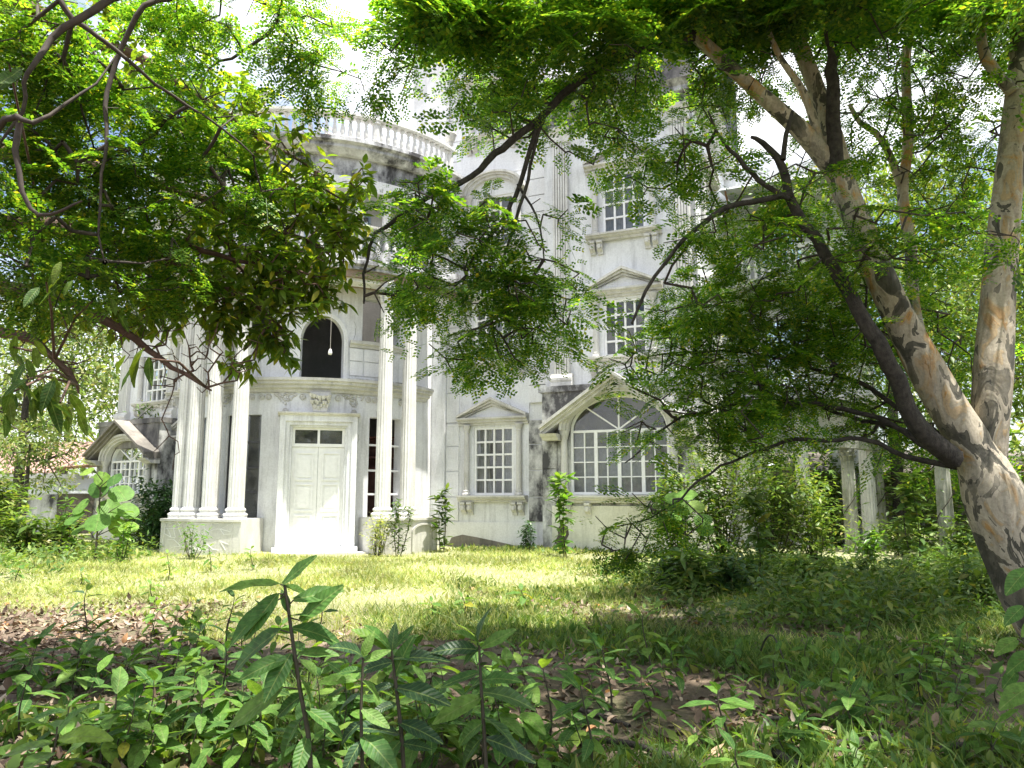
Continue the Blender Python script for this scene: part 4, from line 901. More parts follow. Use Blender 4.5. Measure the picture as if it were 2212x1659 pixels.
DARK = {
 'stub': px([(1806, 370, 7.2, .095), (1800, 230, 7.15, .088), (1797, 150, 7.12, .08), (1796, 118, 7.1, .06), (1788, 98, 7.1, .015)]),
 'dead': px([(2060, 990, 7.1, .13), (2010, 947, 6.95, .12), (1960, 880, 6.9, .10), (1935, 814, 6.85, .092), (1894, 731, 6.8, .085), (1852, 656, 6.8, .08), (1780, 545, 6.75, .075), (1732, 474, 6.7, .06), (1710, 413, 6.7, .05), (1688, 334, 6.7, .045), (1650, 305, 6.7, .035), (1622, 296, 6.7, .02)]),
 'd2': px([(1692, 345, 6.7, .03), (1700, 290, 6.7, .028), (1712, 240, 6.7, .02)]),
 'left': px([(1712, 420, 6.7, .035), (1690, 422, 6.7, .034), (1631, 433, 6.65, .032), (1545, 468, 6.6, .03), (1490, 508, 6.6, .026), (1456, 547, 6.6, .022), (1394, 640, 6.6, .018), (1365, 700, 6.6, .012)]),
 'up': px([(1705, 430, 6.7, .03), (1660, 400, 6.7, .028), (1630, 377, 6.7, .026), (1600, 340, 6.7, .024), (1585, 319, 6.7, .022), (1554, 283, 6.7, .016), (1530, 240, 6.7, .01)]),
 'droop': px([(1500, 75, 6.95, .075), (1433, 98, 6.9, .062), (1382, 121, 6.9, .058), (1304, 144, 6.85, .054), (1245, 191, 6.8, .05), (1206, 218, 6.8, .046), (1163, 264, 6.75, .042), (1079, 334, 6.7, .038), (1046, 367, 6.7, .034), (969, 411, 6.6, .03), (889, 451, 6.6, .026), (816, 510, 6.5, .02), (794, 565, 6.5, .016), (790, 620, 6.5, .013), (786, 656, 6.5, .010)]),
 'droop2': px([(1163, 264, 6.75, .03), (1126, 382, 6.7, .026), (1104, 433, 6.7, .024), (1068, 480, 6.65, .02), (1017, 557, 6.6, .016), (998, 620, 6.6, .010)]),
 'droop3': px([(1118, 398, 6.7, .016), (1145, 447, 6.7, .013), (1166, 499, 6.65, .010), (1175, 560, 6.6, .007)]),
 'droop4': px([(1180, 240, 6.78, .02), (1100, 500, 6.6, .016), (1075, 600, 6.55, .012), (1060, 700, 6.5, .008)]),
 'low1': px([(2075, 985, 7.4, 0.043), (1990, 960, 7.6, 0.037), (1850, 890, 7.8, 0.030), (1650, 865, 8, 0.022), (1450, 910, 8, 0.015), (1350, 1000, 7.9, 0.007)]),
 'low2': px([(2050, 960, 7.4, 0.037), (1960, 890, 7.7, 0.031), (1830, 820, 8, 0.025), (1620, 765, 8.2, 0.017), (1400, 770, 8.2, 0.009)]),
 'low3': px([(2070, 1010, 7.4, 0.037), (1960, 985, 7.5, 0.031), (1870, 952, 7.6, 0.026), (1700, 955, 7.7, 0.021), (1560, 1010, 7.6, 0.015), (1430, 1110, 7.5, 0.010), (1310, 1140, 7.4, 0.005)]),
 'low4': px([(2060, 975, 7.6, 0.034), (1930, 930, 8.3, 0.028), (1780, 890, 8.8, 0.022), (1600, 830, 9, 0.015), (1480, 720, 9.2, 0.009)]),
 'top': px([(1700, 40, 7.5, .05), (1560, -20, 7.2, .04), (1380, 20, 6.9, .03), (1200, 30, 6.7, .022), (1020, 20, 6.5, .014), (900, 40, 6.4, .008)]),
}
skel = []
for k, v in LIMBS.items():
    p = catmull([(q, w * ((.86 if w > .28 else .76) if k == 'trunk' else .72)) for q, w in v]); limb_mesh('trunk' if k == 'trunk' else 'limb', p, 'bark', lt, 16 if k in 'trunk c' else 12, .05); skel += on_path(p)
for k, v in DARK.items():
    p = wobble(catmull([(q, w * (.78 if k in ('stub', 'dead') else .85)) for q, w in v])); limb_mesh('limb', p, 'deadwood', lt, 8, .08); skel += on_path(p)
CL = [(1150, 130, 6.8, 200, 110, .8, 62), (960, 50, 6.5, 120, 60, .7, 22), (860, 130, 6.5, 60, 70, .5, 9), (1330, 180, 7, 110, 90, .8, 32), (1080, 240, 6.8, 100, 60, .6, 18), (1440, 350, 7.1, 140, 80, .7, 28), (1300, 320, 6.9, 80, 40, .5, 8),
      (1560, 150, 7.3, 130, 130, .9, 24), (1000, 560, 6.6, 190, 120, .7, 52), (1140, 640, 6.6, 110, 110, .7, 46), (930, 440, 6.5, 120, 60, .6, 20), (1050, 750, 6.6, 120, 55, .5, 18), (1190, 450, 6.7, 50, 30, .4, 3), (860, 640, 6.5, 80, 50, .5, 8),
      (1500, 770, 7.9, 150, 130, 1., 74), (1640, 740, 8.1, 210, 150, 1, 100), (1800, 700, 8.2, 170, 160, 1, 64), (1390, 930, 7.7, 80, 60, .6, 6), (1590, 900, 7.8, 150, 90, .8, 48), (1400, 1120, 7.45, 110, 50, .4, 16), (1350, 1180, 7.3, 50, 45, .3, 8), (1650, 610, 7.8, 190, 90, .8, 44), (1480, 640, 7.2, 70, 50, .5, 8),
      (1840, 520, 6.5, 220, 60, .5, 22), (2050, 500, 6.4, 160, 80, .5, 18), (1900, 220, 7.7, 150, 200, 1, 30), (2100, 250, 8, 130, 220, 1, 22), (1700, 420, 7, 80, 80, .6, 14), (1700, 30, 7.2, 200, 70, .8, 22), (1990, 760, 8.6, 180, 180, .8, 30), (1500, 500, 6.6, 70, 35, .4, 6), (1760, 860, 8.4, 150, 70, .7, 26), (1920, 880, 8.8, 120, 80, .7, 20), (1600, 470, 7.4, 110, 60, .6, 14), (1350, 800, 7.6, 60, 50, .5, 5), (1880, 640, 8.6, 170, 120, .8, 30), (1800, 80, 7.6, 180, 110, .8, 22), (2060, 60, 7.8, 150, 90, .8, 18), (1480, 40, 7, 130, 60, .6, 16), (1280, 30, 6.8, 150, 50, .6, 16), (1880, 330, 8.2, 170, 120, .8, 24), (2080, 400, 8.4, 140, 150, .8, 24), (2040, 150, 8.2, 150, 110, .8, 22), (1640, 90, 7.4, 110, 80, .7, 12), (2000, 950, 9.0, 140, 80, .6, 16)]
tips = clusters([(u, v, Y, ru * 1.12, rv * 1.12, rY, int(n_ * 1.75)) for u, v, Y, ru, rv, rY, n_ in CL])
over = np.concatenate([cloud((3.2, 4.6, 7.0), (4.0, 3.2, 1.0), 120), cloud((6.0, 4.6, 6.0), (3.4, 3.6, 1.2), 130), cloud((5.5, 8.5, 8.2), (3.5, 2.2, 1.0), 60), cloud((6.8, 10.6, 9.7), (3.6, 3.0, .9), 130), cloud((5.4, 9.6, 9.2), (2.4, 2.0, .8), 80), cloud((0, 2.2, 6.6), (3.0, 2.2, .8), 42)])   # unseen crown above the view, added to shade foreground and right lawn
tips = np.concatenate([tips, over])
A, B, ra, rb, ends, dirs, _, _, _ = grow(skel, tips, .0048, .36)
edge_tubes('branch', A, B, ra, rb, 'twig', lt)
hid = ends[:, 2] > CZ + .66 * ends[:, 1]
P, D, U, L = fronds_at(ends[~hid], dirs[~hid], (1, 3), (.15, .34), -.25, .6)
P3, D3, U3, L3 = fronds_at(ends[hid], dirs[hid], (7, 10), (.28, .45), -.1, .3); P += P3; D += D3; U += U3; L += L3  # unseen tips get more and longer fronds to thicken the added shade
m_ = rng.random(len(A)) < .13
P2, D2, U2, L2 = fronds_at(B[m_], unit(B[m_] - A[m_]), (1, 1), (.18, .32), -.1, .3)
scatter_mesh('crown', P + P2, D + D2, U + U2, L + L2, FR, 'fern_leaf', lt)

# ---------------------------------------------------------------- feathery tree at the left edge
ft = tag(empty('feathery_tree', (-3.9, 3.0, 0)), 'feathery leaved tree with thin dark hanging branches at upper left', 'tree')
LF = {
 'trunk': [(Vector((-3.9, 3.0, -.1)), .24), (Vector((-3.8, 3.05, 1.5)), .2), (Vector((-3.6, 3.3, 3.4)), .17), (Vector((-3.2, 3.6, 4.8)), .13), (Vector((-2.6, 4.0, 5.6)), .09)],
 'l1': [(Vector((-3.2, 3.6, 4.8)), .07), (Vector((-2.7, 4.2, 5.1)), .05)] + px([(300, -30, 4.6, 0.0279), (267, 0, 4.6, 0.0260), (181, 51, 4.5, 0.0236), (120, 89, 4.5, 0.0211), (82, 147, 4.4, 0.0174), (65, 191, 4.4, 0.0149), (51, 246, 4.4, 0.0124), (0, 308, 4.4, 0.0074)]),
 'l2': [(Vector((-2.7, 4.2, 5.1)), .05)] + px([(360, -30, 5, 0.0248), (335, 0, 5, 0.0223), (291, 34, 5, 0.0211), (256, 99, 5, 0.0186), (236, 161, 5, 0.0161), (226, 222, 5, 0.0143), (226, 308, 5, 0.0124), (215, 410, 5, 0.0105), (214, 506, 5, 0.0081), (227, 567, 5, 0.0050)]),
 'l3': [(Vector((-3.0, 3.8, 4.9)), .04)] + px([(120, -30, 4.8, 0.0217), (137, 0, 4.8, 0.0205), (164, 38, 4.85, 0.0186), (222, 86, 4.9, 0.0161), (304, 154, 5, 0.0136), (376, 205, 5.2, 0.0112), (479, 274, 5.4, 0.0081), (547, 335, 5.5, 0.0050)]),
 'l4': [(Vector((-3.5, 3.4, 3.4)), .05)] + px([(-60, 280, 4.2, 0.0217), (0, 270, 4.2, 0.0186), (38, 270, 4.2, 0.0161), (79, 280, 4.2, 0.0136), (154, 246, 4.3, 0.0112), (212, 191, 4.4, 0.0074), (250, 120, 4.5, 0.0050)]),
 'l5': px([(44, 267, 4.2, 0.0186), (31, 321, 4.2, 0.0161), (41, 410, 4.2, 0.0136), (79, 458, 4.2, 0.0112), (137, 451, 4.2, 0.0081), (178, 434, 4.2, 0.0050)]),
 'l6': [(Vector((-2.6, 4.0, 5.6)), .06), (Vector((-2.0, 4.9, 5.5)), .045)] + px([(520, -40, 6, 0.0217), (600, 30, 6.2, 0.0174), (520, 110, 6.2, 0.0136), (440, 150, 6.2, 0.0099), (420, 240, 6.2, 0.0062)]),
}
skel = []
for k, v in LF.items():
    p = wobble(catmull(v, .1), .02); limb_mesh('trunk' if k == 'trunk' else 'limb', p, 'twig', ft, 9, .08); skel += on_path(p)
tips = np.concatenate([clusters([(u, v, Y, ru, rv, rY, int(n_ * 1.6)) for u, v, Y, ru, rv, rY, n_ in [(100, 120, 5.2, 150, 150, .6, 50), (230, 380, 5.6, 210, 200, .7, 66), (80, 560, 5.2, 120, 110, .5, 24), (430, 280, 5.9, 140, 130, .6, 30), (560, 420, 6.2, 120, 110, .5, 16), (700, 130, 6.2, 130, 80, .5, 16), (420, 60, 5.8, 140, 70, .5, 22), (300, 560, 5.6, 140, 90, .5, 20), (40, 330, 5, 80, 200, .5, 24), (640, 30, 6.2, 120, 40, .5, 10)]]),
                       cloud((-3.0, 3.2, 6.0), (2.6, 3.0, .9), 55)])  # unseen foliage overhead, added to shade the ground in front
A, B, ra, rb, ends, dirs, _, _, _ = grow(skel, tips, .004, .38)
edge_tubes('branch', A, B, ra, rb, 'twig', ft)
P, D, U, L = fronds_at(ends, dirs, (2, 4), (.16, .30), -.2, .5)
scatter_mesh('crown', P, D, U, L, FR, 'fern_leaf', ft)

# ---------------------------------------------------------------- broad leaved tree at the left
bt = tag(empty('broad_leaved_tree', (-6.2, 5.6, 0)), 'broad leaved tree spreading yellow green foliage before the porch at left', 'tree')
BT = {
 'trunk': [(Vector((-6.2, 5.6, -.1)), .3), (Vector((-6.0, 5.65, 1.2)), .26), (Vector((-5.7, 5.8, 2.6)), .22), (Vector((-5.2, 6.0, 4.4)), .16), (Vector((-4.4, 6.2, 5.8)), .10)],
 'b1': [(Vector((-5.9, 5.7, 2.1)), .11)] + px([(-120, 620, 5.9, .085), (0, 628, 5.9, .06), (73, 639, 5.95, .052), (165, 661, 6, .044), (256, 709, 6.05, .034), (311, 753, 6.1, .026), (366, 789, 6.1, .02), (421, 819, 6.1, .014), (457, 844, 6.1, .007)]),
 'b2': [(Vector((-5.9, 5.7, 1.9)), .08)] + px([(-100, 700, 5.7, .06), (0, 720, 5.7, .045), (55, 735, 5.7, .036), (91, 753, 5.7, .026), (150, 800, 5.7, .016), (170, 850, 5.7, .008)]),
 'b3': [(Vector((-5.2, 6.0, 4.4)), .09)] + px([(60, 330, 6.3, .07), (200, 360, 6.4, .055), (330, 400, 6.5, .045), (450, 440, 6.6, .036), (560, 480, 6.7, .026), (660, 520, 6.7, .016), (720, 560, 6.7, .008)]),
 'b4': [(Vector((-5.4, 5.9, 3.6)), .08)] + px([(40, 480, 6.2, .06), (180, 510, 6.3, .05), (320, 540, 6.4, .04), (440, 600, 6.5, .03), (530, 650, 6.5, .02), (600, 700, 6.5, .01)]),
 'b5': [(Vector((-4.4, 6.2, 5.8)), .07)] + px([(180, 80, 6.5, .055), (300, 120, 6.6, .045), (420, 200, 6.7, .036), (520, 270, 6.8, .026), (610, 330, 6.8, .016), (700, 380, 6.8, .008)]),
 'b6': px([(320, 540, 6.4, .028), (420, 530, 6.4, .024), (520, 560, 6.4, .018), (620, 590, 6.4, .010)]),
}
skel = []; low = []
for k, v in BT.items():
    p = wobble(catmull(v, .1), .02); limb_mesh('trunk' if k == 'trunk' else 'limb', p, 'red_twig', bt, 9, .08)
    (low if k in ('b1', 'b2') else skel).extend(on_path(p))
tips = np.concatenate([clusters([(u, v, Y, ru, rv, rY, int(n_ * 1.7)) for u, v, Y, ru, rv, rY, n_ in [(560, 470, 6.7, 190, 110, .7, 74), (400, 520, 6.6, 180, 110, .7, 64), (610, 340, 6.8, 110, 70, .6, 26), (700, 420, 6.8, 90, 60, .5, 22), (430, 230, 6.8, 190, 120, .7, 48), (230, 200, 6.7, 200, 150, .7, 48), (560, 620, 6.6, 120, 75, .6, 38), (640, 560, 6.6, 90, 60, .5, 22), (130, 440, 6.6, 160, 150, .6, 40), (330, 650, 6.5, 160, 55, .5, 24), (580, 720, 6.5, 45, 45, .3, 9), (680, 650, 6.5, 40, 60, .3, 8), (300, 40, 6.6, 200, 60, .6, 22), (480, 700, 6.4, 80, 35, .4, 9), (770, 390, 6.8, 40, 30, .3, 6), (540, 250, 6.8, 60, 60, .4, 12), (60, 100, 6.6, 100, 150, .6, 26), (720, 480, 6.8, 90, 70, .5, 26), (640, 640, 6.6, 70, 60, .4, 14), (480, 640, 6.5, 140, 60, .5, 30), (300, 690, 6.4, 120, 45, .4, 14), (120, 680, 6.3, 110, 50, .4, 12), (160, 560, 6.4, 140, 60, .4, 16), (250, 560, 6.5, 180, 90, .5, 40), (600, 745, 6.5, 60, 45, .3, 11), (700, 600, 6.6, 60, 70, .4, 16), (520, 785, 6.4, 45, 25, .3, 5), (760, 520, 6.7, 40, 40, .3, 8)]]),
                       cloud((-4.2, 5.0, 6.4), (2.2, 2.2, .9), 40)])  # unseen clump above the view, added for shade on the foreground
A, B, ra, rb, ends, dirs, _, _, _ = grow(skel, tips, .004, .38)
edge_tubes('branch', A, B, ra, rb, 'red_twig', bt)
def leaves_at(ends, dirs, per, L, droop=-.5, spread=.6):
    return fronds_at(ends, dirs, per, L, droop, spread)
P, D, U, L = leaves_at(ends, dirs, (5, 8), (.08, .155))
m_ = rng.random(len(A)) < .22
P2, D2, U2, L2 = leaves_at(B[m_], unit(B[m_] - A[m_]), (1, 3), (.09, .17))
scatter_mesh('crown', P + P2, D + D2, U + U2, L + L2, LT, 'broad_leaf', bt)
bare = clusters([(330, 730, 6.05, 200, 60, .3, 70), (420, 800, 6.1, 140, 60, .3, 60), (150, 720, 5.9, 150, 70, .3, 46), (480, 760, 6.1, 120, 50, .3, 30), (380, 950, 6.1, 60, 70, .15, 5), (120, 800, 5.8, 120, 60, .3, 20)])
A, B, ra, rb, ends, dirs, _, _, _ = grow(low, bare, .0028, .36, .02, .09, .022)
edge_tubes('bare_twig', A, B, ra, rb, 'red_twig', bt)
LEAF = [np_mesh('leaf', tv, tf, 'broad_vein', True) for tv, tf in [leaf_template(.2, .05, .15, 6), leaf_template(.18, .06, .3, 6)]]
def place_leaf(me, parent, p, d, up, L, nm='leaf'):
    x = Vector(d).normalized(); y = Vector(up).cross(x).normalized(); z_ = x.cross(y)
    o = bpy.data.objects.new(nm, me); link(o, parent, p); o.rotation_mode = 'QUATERNION'
    o.rotation_quaternion = Matrix((x, y, z_)).transposed().to_quaternion(); o.scale = (L, L, L); return o
for (u, v, Y, n_, L0) in ((100, 610, 4.6, 7, .15), (60, 820, 4.2, 14, .17), (20, 850, 4.2, 8, .18), (130, 870, 4.3, 7, .15), (325, 775, 5.0, 5, .2), (30, 750, 4.3, 8, .15), (20, 140, 4.2, 3, .22), (200, 650, 5.2, 6, .13)):
    c_ = at(u, v, Y)
    for i in range(n_):
        a = random.uniform(0, 6.28); place_leaf(random.choice(LEAF), bt, c_ + Vector((random.gauss(0, .08), random.gauss(0, .08), random.gauss(0, .06))), (math.cos(a) * .6, math.sin(a) * .6, -random.uniform(.3, 1.4)), (math.cos(a + .6), math.sin(a + .6), .7), L0 * random.uniform(.75, 1.2))
    q = min(low + skel, key=lambda s: (Vector(s) - c_).length); edge_tubes('twig', [q, (Vector(q) * .45 + c_ * .55 + Vector((0, 0, .08)))[:]], [(Vector(q) * .45 + c_ * .55 + Vector((0, 0, .08)))[:], c_[:]], [.012, .009], [.009, .006], 'red_twig', bt)

# ---------------------------------------------------------------- trees farther away
def far_tree(x, y, h, r, n_, label, leaf=(.16, .30), mat='far_leaf', low_=.25, tr=.16, lean=(0, 0), squash=.8, nclump=34, grp='trees beyond the mansion', flowers=0):
    t = tag(empty('background_tree', (x, y, 0)), label, 'tree', grp)
    top = Vector((x + lean[0], y + lean[1], h * .62)); path = catmull([(Vector((x, y, -.1)), tr * 1.3), (Vector((x + lean[0] * .3, y + lean[1] * .3, h * .25)), tr), (Vector((x + lean[0] * .7, y + lean[1] * .7, h * .45)), tr * .8), (top, tr * .5)], .4)
    limb_mesh('trunk', path, 'deadwood' if tr < .2 else 'bark', t, 8)
    cc = cloud((x + lean[0], y + lean[1], h * (.5 + low_ / 2)), (r, r, h * (.5 - low_ / 2) * squash + .1), nclump)
    A, B, ra, rb, ends, dirs, _, _, _ = grow(on_path(path, 1), cc, .012, .4, .05, .5, .06)
    edge_tubes('branch', A, B, ra, rb, 'twig', t, 4)
    P = []; rc = r * .36
    for c_ in cc: P.append(cloud(c_, (rc, rc, rc * .62), n_ // nclump))
    P = np.concatenate(P); D = rng.normal(0, 1, P.shape); D[:, 2] = D[:, 2] * .5 - .35; U = rng.normal(0, .5, P.shape); U[:, 2] += 1
    scatter_mesh('crown', P, D, U, rng.uniform(*leaf, len(P)), LT2, mat, t)
    if flowers:
        i = rng.integers(0, len(P), flowers); scatter_mesh('blossom', P[i], D[i], U[i], rng.uniform(.12, .2, flowers), LT2, 'flower', t)
FT = [(-17.5, 27.5, 9.5, 3.4, 5200, 'bushy sunlit tree left of the mansion in front of the white house', {}),
      (-22, 38, 13, 5, 5200, 'tall pale tree behind the low white house at far left', {}),
      (-14.6, 31, 10.5, 3.2, 4600, 'sunlit tree just behind the left corner of the mansion', {}),
      (-27, 31, 11, 4.2, 4200, 'leafy tree at the left edge beyond the boundary wall', {}),
      (-15.4, 24.6, 4.6, 1.7, 2200, 'slender young tree with pale leaves before the boundary wall', {'tr': .07, 'leaf': (.12, .2)}),
      (9.6, 13.2, 8.5, 3.0, 4200, 'sunlit feathery tree behind the leaning trunk at right', {'mat': 'sunny_leaf', 'leaf': (.1, .2), 'tr': .14, 'lean': (.3, .4)}),
      (14.5, 19, 12, 4.4, 5200, 'tall bright tree with orange blossom at the right edge', {'mat': 'sunny_leaf', 'flowers': 260}),
      (11.5, 25, 14, 4.4, 5200, 'tall tree rising behind the old columns at right', {'mat': 'sunny_leaf', 'flowers': 120}),
      (19, 27, 15, 5, 4600, 'far tall tree at the right edge of the view', {'mat': 'sunny_leaf'}),
      (8.8, 31, 13, 4.2, 4200, 'tree behind the rear wing and awning of the mansion', {'mat': 'sunny_leaf'}),
      (16.0, 15, 6.2, 2.6, 3600, 'low dense tree right of the old columns', {'mat': 'sunny_leaf', 'low_': .05, 'tr': .12}),
      (12.6, 22.5, 8.5, 3.2, 5200, 'broad sunlit tree spreading over the old columns', {'mat': 'sunny_leaf', 'low_': .35, 'leaf': (.12, .22), 'tr': .12}),
      (17.5, 21, 10, 4.0, 5200, 'dense bright tree at the right edge behind the leaning trunk', {'mat': 'sunny_leaf', 'low_': .1}),
      (12.2, 14.6, 9.5, 3.0, 5200, 'bright feathery tree right of the leaning trunk', {'mat': 'sunny_leaf', 'leaf': (.1, .2), 'tr': .12, 'low_': .2}),
      (10.2, 20.5, 12.5, 3.4, 5200, 'tall sunlit tree between the rear wing and the right edge', {'mat': 'sunny_leaf', 'leaf': (.12, .22), 'low_': .35, 'tr': .14}),
      (24, 44, 15, 6, 3600, 'distant tree at far right', {}), (6, 46, 14, 6, 3000, 'distant tree behind the mansion roof', {}), (-32, 48, 15, 7, 3600, 'distant tall tree at far left', {})]
for x, y, h, r, n_, lab, kw in FT: far_tree(x, y, h, r, n_, lab, **kw)
hd = []                                          # a far wall of foliage closes the view between the trunks
for i in range(9000):
    side = rng.random() < .5
    x = rng.uniform(-60, -15) if side else rng.uniform(9, 60); y = rng.uniform(46, 60); hd.append((x, y, rng.random() ** 1.3 * (6.5 + 1.5 * math.sin(x * .6) + math.sin(x * 1.7))))
hd = np.array(hd); D = rng.normal(0, 1, hd.shape); U = rng.normal(0, .6, hd.shape); U[:, 2] += 1
o = scatter_mesh('far_thicket', hd, D, U, rng.uniform(.5, 1.0, len(hd)), LT2, 'far_leaf'); tag(o, 'mass of far foliage closing the view behind the garden', 'thicket')

# ---------------------------------------------------------------- shrubs round the house
def shrub(u, Y, h, w, n_, leaf, label, mat='weed_leaf', stems=5, grp='shrubs growing by the mansion', cat='shrub', name='shrub', tall=False, tmpl=LT2, x=None):
    if x is None: x = at(u, 1150, Y).x
    z0 = gz(x, Y); s_ = tag(empty(name, (x, Y, z0)), label, cat, grp); A = []; B = []; ra = []; rb = []; P = []; D = []; U = []
    for i in range(stems):
        a = rng.uniform(0, 6.28); q = rng.uniform(.1, 1) * w; e = np.array((x + math.cos(a) * q, Y + math.sin(a) * q, z0 + h * rng.uniform(.65, 1.0))); p = np.array((x + math.cos(a) * .04, Y + math.sin(a) * .04, z0 - .05)); mid = (p + e) / 2 + rng.normal(0, .13 * h, 3); prev = p
        for k in range(1, 9):
            t = k / 8; c_ = p * (1 - t) ** 2 + 2 * t * (1 - t) * mid + e * t * t; A.append(prev); B.append(c_); ra.append(.010 * (1.15 - t) * h ** .5 + .002); rb.append(.010 * (1.05 - t) * h ** .5 + .002)
            for j in range(max(1, int(n_ / stems / 8 * (1.6 if t > .4 else .9) * (1 if tall else 3)))):
                b_ = rng.uniform(0, 6.28); P.append(c_ + rng.normal(0, .035 if tall else w * .2, 3)); D.append((math.cos(b_), math.sin(b_), rng.normal(.05, .35))); U.append((rng.normal(0, .25), rng.normal(0, .25), 1))
            prev = c_
    if not tall and name == 'shrub':
        for q in cloud((x, Y, z0 + h * .5), (w * 1.05, w, h * .5), int(n_ * .6)): P.append(q); D.append(rng.normal(0, 1, 3) * (1, 1, .4)); U.append((rng.normal(0, .35), rng.normal(0, .35), 1))
    edge_tubes('stem', A, B, ra, rb, 'stem', s_, 5); scatter_mesh('foliage', P, D, U, rng.uniform(leaf[0], leaf[1], len(P)), tmpl, mat, s_); return s_
SH = [(955, 19.3, 1.55, .16, 90, (.18, .3), 'slim upright shrub with narrow leaves right of the porch pedestal', 'weed_leaf', 2, True),
      (1222, 17.2, 2.0, .22, 110, (.22, .36), 'tall broad leaved shrub in front of the stained wall by the arched window', 'young_leaf', 2, True),
      (1137, 18.9, .75, .22, 90, (.08, .14), 'small dark bush at the foot of the wall below the window', 'dark_leaf', 4, False),
      (815, 18.0, .95, .38, 130, (.06, .12), 'pale fine leaved bush against the right porch pedestal', 'grass_leaf', 12, False),
      (860, 18.1, 1.45, .2, 90, (.08, .14), 'thin climbing weed between the two right porch columns', 'weed_leaf', 3, False),
      (420, 16.9, .8, .3, 40, (.08, .15), 'yellowish weed bush in front of the left porch pedestal', 'young_leaf', 6, False),
      (345, 20.6, 1.8, .6, 380, (.12, .22), 'dark bush in the corner between left wing and porch columns', 'dark_leaf', 8, False),
      (300, 21.6, 1.0, .7, 340, (.1, .2), 'low tangled bush under the left arched window', 'weed_leaf', 9, False),
      (145, 19.5, .8, .6, 140, (.14, .26), 'bright bush at the left before the dark boundary wall', 'sunny_leaf', 8, False),
      (60, 18.5, .9, .8, 170, (.14, .28), 'leafy bush at the left edge of the lawn', 'sunny_leaf', 9, False),
      (5, 22, 1.9, .8, 200, (.16, .3), 'tall pale bush at far left by the boundary wall', 'sunny_leaf', 9, False),
      (128, 17.4, 1.35, .14, 70, (.16, .26), 'slim light green sapling standing on the left lawn', 'young_leaf', 2, True),
      (265, 16.2, .95, .2, 80, (.14, .24), 'light green sapling left of the porch on the lawn edge', 'young_leaf', 3, True),
      (1470, 14.6, 1.9, .55, 360, (.10, .2), 'leafy bush left of the climber mass at the mansion corner', 'weed_leaf', 8, False),
      (1560, 15.2, 2.5, .8, 620, (.08, .16), 'tall mound of climbing vines at the right corner of the mansion', 'sunny_leaf', 12, False),
      (1660, 14.6, 2.3, 1.0, 760, (.08, .16), 'big bright mound of vines between mansion and old columns', 'sunny_leaf', 14, False),
      (1760, 15, 1.6, .8, 520, (.08, .15), 'low bright vine mound left of the first old column', 'sunny_leaf', 11, False),
      (1640, 12.2, 2.0, .18, 80, (.18, .3), 'tall thin weed with drooping leaves in front of the vine mound', 'weed_leaf', 1, True),
      (1870, 16.4, .7, .4, 90, (.1, .2), 'leafy bush growing between the old columns', 'young_leaf', 7, False),
      (1975, 13.4, 1.9, .28, 120, (.2, .34), 'broad leaved shrub with stiff stalk right of the old columns', 'weed_leaf', 2, True),
      (2075, 14.8, .9, .6, 120, (.12, .22), 'shady bush behind the leaning trunk', 'weed_leaf', 8, False),
      (1800, 21.5, 2.6, 1.3, 560, (.12, .24), 'tall thicket bush behind the leftmost old column', 'weed_leaf', 10, False),
      (1985, 21, 2.8, 1.4, 560, (.12, .24), 'tall thicket bush in front of the dark shed', 'weed_leaf', 10, False),
      (2130, 18.5, 2.6, 1.3, 520, (.12, .24), 'tall thicket bush at the right edge behind the leaning trunk', 'weed_leaf', 10, False),
      (1945, 17.5, .8, .6, 160, (.1, .2), 'low leafy bush behind the second old column', 'weed_leaf', 9, False),
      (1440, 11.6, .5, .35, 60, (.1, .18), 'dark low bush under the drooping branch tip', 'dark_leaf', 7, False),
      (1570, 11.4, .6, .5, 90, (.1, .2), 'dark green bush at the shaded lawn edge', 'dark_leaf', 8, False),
      (1730, 11.6, .6, .5, 100, (.1, .18), 'dark weed clump before the bright vine mounds', 'weed_leaf', 8, False),
      (1900, 11.8, .6, .6, 110, (.08, .16), 'weed clump at the right before the old columns', 'weed_leaf', 9, False),
      (2080, 10.8, .6, .5, 90, (.1, .2), 'weed clump beside the foot of the leaning tree', 'weed_leaf', 7, False)]
for u, Y, h, w, n_, lf_, lab, mat, st, tall in SH: shrub(u, Y, h, w, n_, lf_, lab, mat, st, tall=tall, tmpl=LT if tall else LT2)

for u, Y, n_, lab in OLDC:
    p = at(u, 1175, Y); e = tag(empty('climber', (p.x, Y, .05)), lab, 'vine', 'vines on the old columns'); P = []; D = []; U = []
    for k in range(n_):
        a = rng.uniform(0, 6.28); q = .22 + abs(rng.normal(0, .05)); z_ = .1 + 2.1 * rng.random() ** 1.3; P.append((p.x + q * math.cos(a), Y + q * math.sin(a), z_)); D.append((math.cos(a) + rng.normal(0, .6), math.sin(a) + rng.normal(0, .6), rng.normal(-.2, .4))); U.append((math.cos(a) * .6, math.sin(a) * .6, 1))
    scatter_mesh('foliage', P, D, U, rng.uniform(.1, .2, n_), LT2, 'sunny_leaf', e)
    edge_tubes('stem', [(p.x + .21 * math.cos(t * .5), Y + .21 * math.sin(t * .5), .05 + t * .14) for t in range(14)], [(p.x + .21 * math.cos(t * .5 + .5), Y + .21 * math.sin(t * .5 + .5), .05 + t * .14 + .14) for t in range(14)], [.012] * 14, [.011] * 14, 'stem', e)
